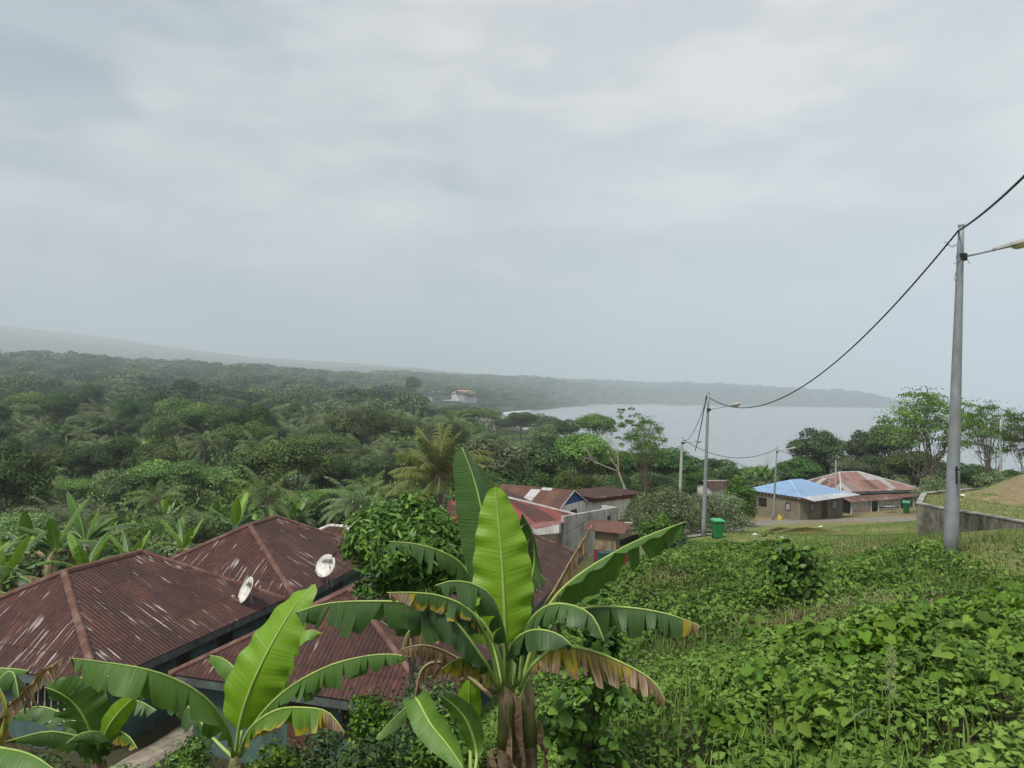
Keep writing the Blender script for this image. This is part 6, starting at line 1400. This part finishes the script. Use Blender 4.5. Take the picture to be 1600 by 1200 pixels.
# ------------------------------------------------------------------ the banana plants in front
def stem(root, pts, r0, r1, seed, dead=True):
    off = np.array(root.location); pts = [np.array(p, float) - off for p in pts]; C = catmull(pts, 9); mb = MB(); n = len(C)
    mb.tube(list(C), [r0 + (r1 - r0) * k / (n - 1) for k in range(n)], 12); mb.build('pseudostem', M['sheath'], root, smooth=True)
    mb = MB(); tpp = C[-1]; mb.tube([C[-3], C[-2], tpp, tpp + (C[-1] - C[-2]) * .6], [r1 * 1.25, r1 * 1.12, r1 * .95, r1 * .5], 10); mb.build('crown_base', M['stalk'], root, smooth=True)
    if dead:                       # dry sheaths and leaf rags hanging down the stem
        rng = np.random.default_rng(seed)
        for k in range(20):
            i = rng.integers(2, n); c = C[i]; a = rng.uniform(0, 6.28); d = np.array([math.cos(a), math.sin(a), 0]); l = rng.uniform(.3, .8); r = r1 * 1.2
            p = [c + d * r * .8 + off, c + d * (r + .07) + (0, 0, -.05) + off, c + d * (r + .10) + (0, 0, -l * .5) + off, c + d * (r + rng.uniform(.03, .16)) + (0, 0, -l) + off]
            add_leaf(root, p, rng.uniform(.04, .12), seed * 50 + k, rib=.003, name='dead_sheath', fall=(.9, .9), curl=1.6, dry=1.0, tone=.3, t0=.0, res=10, nv=2, wav=.12, grav=False, tear=.12, dryrib=True)
def px3(l): return [P(*q) for q in l]
A0 = (790, 1072, 7.0)
Ab = P(795, 1300, 7.0); ga = g1(Ab[0], 7.0)
pa = empty('banana_plant', (Ab[0], 7.0, ga)); tag(pa, 'tall banana plant in the middle with one glowing upright leaf and brown ragged stems', 'banana plant')
stem(pa, [(Ab[0], 7.0, ga - .2), P(790, 1200, 7.0), P(791, 1080, 7.0)], .11, .07, 1); stem(pa, [(Ab[0] + .25, 7.1, ga - .2), P(828, 1200, 7.1), P(824, 1078, 7.1)], .10, .065, 2)
FR = (1, 0, 0)
LA = [  # points base -> tip, half width, options
 ([A0, (786, 1000, 7.25), (764, 860, 7.35), (744, 760, 7.4), (722, 699, 7.45)], .30, dict(side=FR, grav=False, fall=(1.05, .15), curl=.25, tone=.34, t0=.25, wl=.75, wr=.95, wav=.008, blunt=.42)),
 ([(800, 1072, 7.1), (795, 980, 7.5), (772, 850, 7.6), (752, 770, 7.7), (741, 724, 7.7)], .23, dict(side=(.9, .3, 0), grav=False, fall=(.15, .9), curl=.3, tone=.32, t0=.2, wav=.01)),
 ([(792, 1070, 6.95), (790, 1000, 6.9), (787, 930, 6.88), (783, 860, 6.9), (777, 800, 6.95), (773, 760, 7.0)], .305, dict(side=FR, grav=False, fall=(.20, .12), curl=.30, tone=.95, t0=.215, wav=.035, blunt=.55, res=56, nv=7, skew=.62)),
 ([(815, 1072, 7.0), (835, 1000, 7.0), (862, 940, 6.95), (905, 898, 6.9), (975, 855, 6.8), (1030, 830, 6.75), (1073, 815, 6.7)], .31, dict(fall=(.25, 1.3), curl=.35, tone=.42, t0=.26, tear=.2, wav=.04, wl=.35, wr=.98, blunt=.4)),
 ([(812, 1070, 6.95), (822, 985, 6.7), (852, 948, 6.5), (890, 945, 6.3), (925, 962, 6.2), (945, 1003, 6.1)], .27, dict(fall=(.6, .6), curl=.9, tone=.26, t0=.32, tear=.42, dry_tip=.15)),
 ([(818, 1072, 7.1), (850, 990, 7.2), (905, 953, 7.1), (960, 948, 7.0), (1018, 954, 6.9), (1062, 965, 6.8), (1098, 980, 6.75)], .26, dict(fall=(1.15, 1.25), curl=.4, tone=.22, t0=.36, tear=.5, dry_tip=1.0, dry_edge=.12)),
 ([(812, 1078, 6.9), (832, 1040, 6.7), (865, 1014, 6.6), (905, 1012, 6.5), (962, 1031, 6.4), (1018, 1062, 6.3), (1042, 1098, 6.25)], .27, dict(fall=(1.3, 1.3), curl=.35, tone=.35, t0=.16, tear=.62, dry=.58, dry_tip=.9, dry_edge=.3)),
 ([(818, 1068, 7.2), (845, 960, 7.4), (870, 915, 7.45), (895, 870, 7.5), (915, 838, 7.5), (925, 820, 7.5)], .24, dict(side=(.75, .3, -.5), fall=(1.35, .9), curl=.6, tone=.3, t0=.36, tear=.55, dry=1.0, wr=.35, wav=.06)),
 ([A0, (775, 1010, 6.8), (745, 962, 6.7), (697, 946, 6.6), (620, 940, 6.5), (545, 940, 6.4), (500, 945, 6.35), (460, 958, 6.3)], .37, dict(fall=(1.15, 1.2), curl=.35, tone=.30, t0=.27, tear=.24, dry_edge=.12, wl=.9)),
 ([(785, 1072, 7.2), (770, 1000, 7.4), (748, 925, 7.5), (722, 882, 7.5), (690, 862, 7.4), (650, 850, 7.3), (607, 846, 7.2)], .30, dict(fall=(.35, .95), curl=.6, tone=.30, t0=.33, tear=.5, wl=.5, dry_tip=.0)),
 ([A0, (790, 1005, 6.6), (770, 935, 6.3), (737, 912, 6.2), (705, 908, 6.1), (680, 915, 6.0)], .26, dict(fall=(.5, 1.0), curl=.9, tone=.27, t0=.36, tear=.30)),
 ([(780, 1075, 6.9), (765, 1010, 6.8), (735, 955, 6.6), (690, 932, 6.5), (645, 926, 6.4), (604, 926, 6.35)], .21, dict(fall=(1.2, 1.2), curl=.4, tone=.28, t0=.36, tear=.4, dry=.22, dry_tip=1.1, dry_edge=.5)),
 ([(780, 1072, 6.8), (755, 1030, 6.6), (715, 975, 6.5), (680, 950, 6.5), (655, 948, 6.5)], .26, dict(fall=(.9, 1.1), curl=.5, tone=.10, t0=.2, tear=.1)),
 ([(796, 1075, 7.0), (800, 1010, 6.6), (830, 985, 6.3), (870, 990, 6.1), (895, 1010, 6.0)], .20, dict(fall=(1.0, 1.0), curl=.5, tone=.12, t0=.3, tear=.2)),
 ([(780, 1078, 7.0), (760, 1045, 6.8), (738, 1030, 6.8), (715, 1030, 6.7), (690, 1045, 6.6)], .20, dict(fall=(1.3, 1.3), curl=.3, tone=.45, t0=.2, tear=.45, dry=.45, dry_edge=.2)),
 ([(775, 1082, 7.1), (745, 1050, 7.0), (700, 1020, 6.9), (660, 1008, 6.8), (625, 1015, 6.8)], .20, dict(fall=(1.35, 1.35), curl=.3, tone=.3, t0=.3, tear=.6, dry=1.0)),
 ([(770, 1090, 7.1), (735, 1060, 7.2), (690, 1035, 7.2), (660, 1045, 7.1), (648, 1090, 7.0)], .19, dict(fall=(1.35, 1.35), curl=.3, tone=.3, t0=.3, tear=.5, dry=1.0)),
 ([(790, 1075, 7.3), (770, 1000, 7.7), (740, 960, 7.9), (700, 950, 8.0), (662, 965, 8.0)], .25, dict(fall=(.9, .9), curl=.5, tone=.75, t0=.3, tear=.2)),
 ([(770, 1075, 7.2), (725, 1000, 7.3), (675, 975, 7.3), (640, 985, 7.2), (625, 1030, 7.2)], .20, dict(fall=(1.35, 1.35), curl=.4, tone=.3, t0=.3, tear=.55, dry=.8, wav=.05)),
 ([(800, 1072, 7.4), (815, 960, 7.9), (835, 880, 8.1), (830, 830, 8.0), (815, 800, 7.9)], .26, dict(side=(.8, -.5, 0), fall=(.9, .8), curl=.6, tone=.24, t0=.3, tear=.55)),
]
for i, (pts, hw, kw) in enumerate(LA): add_leaf(pa, px3(pts), hw, 900 + i, rib=.016, dryrib=kw.get('dry', 0) > .8, name='dead_leaf' if kw.get('dry', 0) > .8 else 'leaf', **kw)

def plant(label, basepx, d, leaves, stems=None, seed=1, r=.11):
    Q = P(basepx[0], basepx[1], d); gz = g1(Q[0], d); root = empty('banana_plant', (Q[0], d, min(gz, Q[2] - .2))); tag(root, label, 'banana plant')
    stem(root, [(Q[0], d, min(gz, Q[2] - .2) - .3), P(basepx[0], basepx[1] + 60, d), Q], r, r * .6, seed)
    for i, (pts, hw, kw) in enumerate(leaves):
        add_leaf(root, px3(pts), hw, seed * 100 + i, rib=.016, dryrib=kw.get('dry', 0) > .8, name='dead_leaf' if kw.get('dry', 0) > .8 else 'leaf', **kw)
    return root
B0 = (368, 1180, 8.0)
plant('banana plant left of the middle with one long bright upright leaf', (366, 1195), 8.0, [
 ([B0, (375, 1129, 7.9), (388, 1085, 7.85), (405, 1045, 7.85), (428, 1000, 7.9), (462, 945, 8.0), (493, 913, 8.1)], .32, dict(side=(.9, -.1, .45), grav=False, fall=(.25, .15), curl=.3, tone=.93, t0=.16, wav=.03, res=50, nv=6, blunt=.5, skew=.6)),
 ([B0, (380, 1120, 8.3), (372, 1055, 8.6), (350, 1030, 8.7), (328, 1024, 8.8)], .22, dict(fall=(.9, .9), curl=.5, tone=.62, t0=.25)),
 ([(372, 1180, 7.9), (405, 1121, 7.7), (450, 1076, 7.5), (510, 1042, 7.3), (562, 1027, 7.2), (605, 1022, 7.1), (640, 1026, 7.0)], .27, dict(fall=(1.15, 1.15), curl=.5, tone=.42, t0=.2, tear=.5, dry_edge=.1)),
 ([(375, 1182, 7.8), (390, 1140, 7.6), (431, 1110, 7.4), (480, 1106, 7.2), (514, 1114, 7.1), (540, 1146, 7.0)], .26, dict(fall=(1.1, 1.2), curl=.4, tone=.62, t0=.12, tear=.25, dry=.22, dry_tip=1.1, dry_edge=.35)),
 ([(364, 1182, 7.9), (356, 1140, 7.6), (326, 1096, 7.3), (281, 1065, 7.1), (225, 1045, 6.9), (157, 1034, 6.8), (108, 1028, 6.7)], .36, dict(fall=(.9, 1.0), curl=.5, tone=.52, t0=.15, tear=.28, wl=.95, blunt=.4)),
 ([(374, 1180, 8.2), (430, 1090, 8.6), (455, 1010, 8.8), (480, 985, 8.8), (505, 990, 8.8)], .22, dict(fall=(.9, .9), curl=.5, tone=.85, t0=.3, tear=.1)),
 ([(368, 1188, 8.1), (330, 1150, 8.3), (300, 1110, 8.4), (265, 1085, 8.4), (225, 1080, 8.4)], .22, dict(fall=(1.0, 1.0), curl=.5, tone=.28, t0=.3, tear=.4)),
], seed=3)
C0 = (150, 1190, 8.4)
plant('low cluster banana plant at the lower left with a brown dried leaf', (152, 1190), 8.4, [
 ([(40, 1190, 8.0), (2, 1121, 7.8), (34, 1085, 7.7), (67, 1050, 7.6), (99, 1028, 7.5)], .22, dict(side=(.6, .2, -.6), fall=(1.3, .9), curl=.4, tone=.3, t0=.15, tear=.5, dry=.88, wav=.05)),
 ([C0, (139, 1137, 8.2), (117, 1101, 8.1), (90, 1081, 8.0), (70, 1074, 8.0)], .30, dict(side=(.75, 0, .6), grav=False, fall=(.2, .2), curl=.35, tone=.40, t0=.2, tear=.12)),
 ([(158, 1190, 8.3), (166, 1144, 8.1), (187, 1112, 8.0), (212, 1088, 7.9)], .13, dict(side=(.7, 0, -.6), grav=False, fall=(.2, .2), curl=.3, tone=.92, t0=.2)),
 ([C0, (125, 1110, 8.6), (112, 1072, 8.7), (140, 1056, 8.6), (200, 1062, 8.5), (235, 1085, 8.4)], .28, dict(fall=(1.1, 1.1), curl=.5, tone=.30, t0=.3, tear=.65)),
 ([C0, (144, 1160, 7.8), (101, 1146, 7.6), (67, 1144, 7.5), (11, 1158, 7.4)], .20, dict(fall=(1.1, 1.1), curl=.4, tone=.36, t0=.1, tear=.1, dry_edge=.4)),
 ([C0, (160, 1150, 7.8), (140, 1143, 7.6), (118, 1150, 7.5), (104, 1162, 7.4)], .16, dict(fall=(.5, .6), curl=.4, tone=.34, t0=.15, tear=.05)),
 ([C0, (178, 1146, 8.2), (200, 1150, 8.1), (215, 1170, 8.0)], .15, dict(fall=(1.0, 1.0), curl=.5, tone=.45, t0=.1, tear=.2, dry=.3, dry_edge=.4)),
 ([C0, (165, 1130, 8.9), (185, 1098, 9.1), (215, 1095, 9.1), (245, 1110, 9.0)], .22, dict(fall=(.9, .9), curl=.4, tone=.38, t0=.2, tear=.3)),
 ([C0, (120, 1130, 8.9), (70, 1105, 9.1), (35, 1110, 9.0), (5, 1130, 8.9)], .20, dict(fall=(.9, .9), curl=.5, tone=.34, t0=.2, tear=.2)),
], seed=4, r=.10)
D0 = (-20, 1230, 7.2)
plant('banana plant cut by the lower left corner of the frame', (-30, 1235), 7.2, [
 ([D0, (-30, 1170, 7.0), (10, 1170, 6.8), (50, 1180, 6.7), (88, 1204, 6.6)], .24, dict(fall=(.5, .7), curl=.5, tone=.5, t0=.1)),
 ([D0, (-30, 1100, 7.6), (-15, 1050, 7.7), (15, 1045, 7.7), (45, 1048, 7.6)], .14, dict(fall=(.9, .9), curl=.5, tone=.45, t0=.3)),
 ([D0, (-20, 1120, 7.4), (0, 1062, 7.5), (20, 1050, 7.5), (30, 1090, 7.4)], .2, dict(fall=(.9, .9), curl=.5, tone=.34, t0=.3, tear=.4)),
 ([D0, (-10, 1180, 7.2), (10, 1110, 7.2), (-2, 1070, 7.2)], .2, dict(fall=(1.2, 1.2), curl=.5, tone=.5, dry=.55, t0=.3, tear=.4)),
], seed=5, r=.1)
E0 = (735, 1235, 6.6)
plant('young banana plant at the bottom centre with a broad drooping leaf', (738, 1245), 6.6, [
 ([E0, (700, 1180, 6.7), (668, 1120, 6.7), (650, 1092, 6.7), (655, 1098, 6.6), (672, 1130, 6.4), (700, 1165, 6.2), (724, 1200, 6.0)], .15, dict(side=(.8, -.2, .5), grav=False, fall=(.2, .2), curl=.4, tone=.62, t0=.42, res=50)),
 ([E0, (745, 1180, 6.9), (732, 1132, 6.9), (712, 1105, 6.9), (689, 1086, 6.9)], .12, dict(side=(.7, 0, .6), grav=False, fall=(.2, .2), curl=.3, tone=.52, t0=.3)),
 ([E0, (690, 1150, 7.0), (655, 1095, 7.0), (632, 1108, 7.0), (610, 1128, 6.9), (587, 1155, 6.8)], .13, dict(fall=(.6, .6), curl=.4, tone=.6, t0=.4, tear=.1, dry_edge=.2)),
 ([E0, (735, 1130, 7.2), (733, 1080, 7.2), (736, 1035, 7.2)], .13, dict(side=FR, grav=False, fall=(.2, .2), tone=.95, t0=.4)),
], seed=6, r=.09)
# the stump wrapped in creepers right of the tall plant
Q = P(925, 1300, 7.6); gz = g1(Q[0], 7.6); root = empty('creeper_stump', (Q[0], 7.6, gz)); tag(root, 'thin dead trunk wrapped in dark creepers right of the tall banana plant', 'tree stump'); off = np.array(root.location)
mb = MB(); rng = np.random.default_rng(8); limb(mb, (0, 0, -.3), P(915, 1070, 7.6) - off, .10, .06, rng); limb(mb, P(918, 1110, 7.6) - off, P(935, 1000, 7.7) - off, .05, .02, rng); mb.build('trunk', M['bark'], root, smooth=True)
bl = []
for px, py in ((925, 980), (945, 1010), (918, 1040), (950, 1050), (900, 1075), (930, 1090), (958, 1095), (885, 1120), (925, 1140), (870, 1150), (940, 1180), (905, 1180)): q = P(px, py, 7.6) - off; bl.append((q[0], q[1] + rng.normal() * .12, q[2], .16, .18, .17))
link('creeper', crown_mesh('creeper', bl, 900, .115, M['leaf_mango'], 31, .8, 'heart', sprigs=.3), root)
for i, (px, py, d, w_, mt_) in enumerate(((300, 1150, 13.5, 90, 'leaf_mango'), (480, 1140, 13, 130, 'leaf_deep'), (590, 1085, 14.5, 120, 'leaf_mango'), (430, 1165, 11.5, 120, 'leaf_fresh'), (60, 1180, 12, 150, 'leaf_deep'), (560, 1165, 10.5, 140, 'leaf_deep'), (670, 1050, 13.5, 110, 'leaf_deep'), (700, 1120, 11, 110, 'leaf_mango'))):
    bush('weedy shrub ' + ('beside the stone path at the lower left', 'under the bright upright leaf at the lower left', 'against the teal wall left of the tall banana plant', 'in front of the bright leafed banana at the bottom', 'in the lower left corner of the frame', 'at the bottom left of the young banana plant', 'below the glossy leafed tree', 'behind the young banana plant')[i], px, py, d, w_, 1.0, M[mt_], 4200, .10, 1200 + i * 7, 16, sprigs=.3)
# small yellow dead leaf and a stone path by the teal wall
mb = MB()
q = Gr(330, 1160); ribbon('stone_path', [(-10.15, 25.0), (-10.75, 22.6), (-11.2, 20.6), (-10.9, 18.8)], .55, M['paving'], .06, .3)
# ------------------------------------------------------------------ haze
hb = MB().box(-9000, 12600, -80, 12400, -8, 1000)
hm, ht, ho = new_mat('haze'); pv = N(ht, 'ShaderNodeVolumePrincipled'); pv.inputs['Color'].default_value = (.83, .925, 1.0, 1); pv.inputs['Density'].default_value = .00029; pv.inputs['Anisotropy'].default_value = 0.0
ht.links.new(pv.outputs[0], ho.inputs['Volume'])
tag(hb.build('haze', hm), kind='stuff')
# the prototypes all stand where their first copy stands; drop any that was never placed
for pr in broad + [flat_top, oil_palm, bare] + bushes + bananas + banana_low:
    if pr.name not in [o.name for o in bpy.data.objects if 'category' in o] and 'category' not in pr:
        for c in list(KIDS.get(pr, [])):
            for g_ in KIDS.get(c, []): bpy.data.objects.remove(g_)
            bpy.data.objects.remove(c)
        bpy.data.objects.remove(pr)
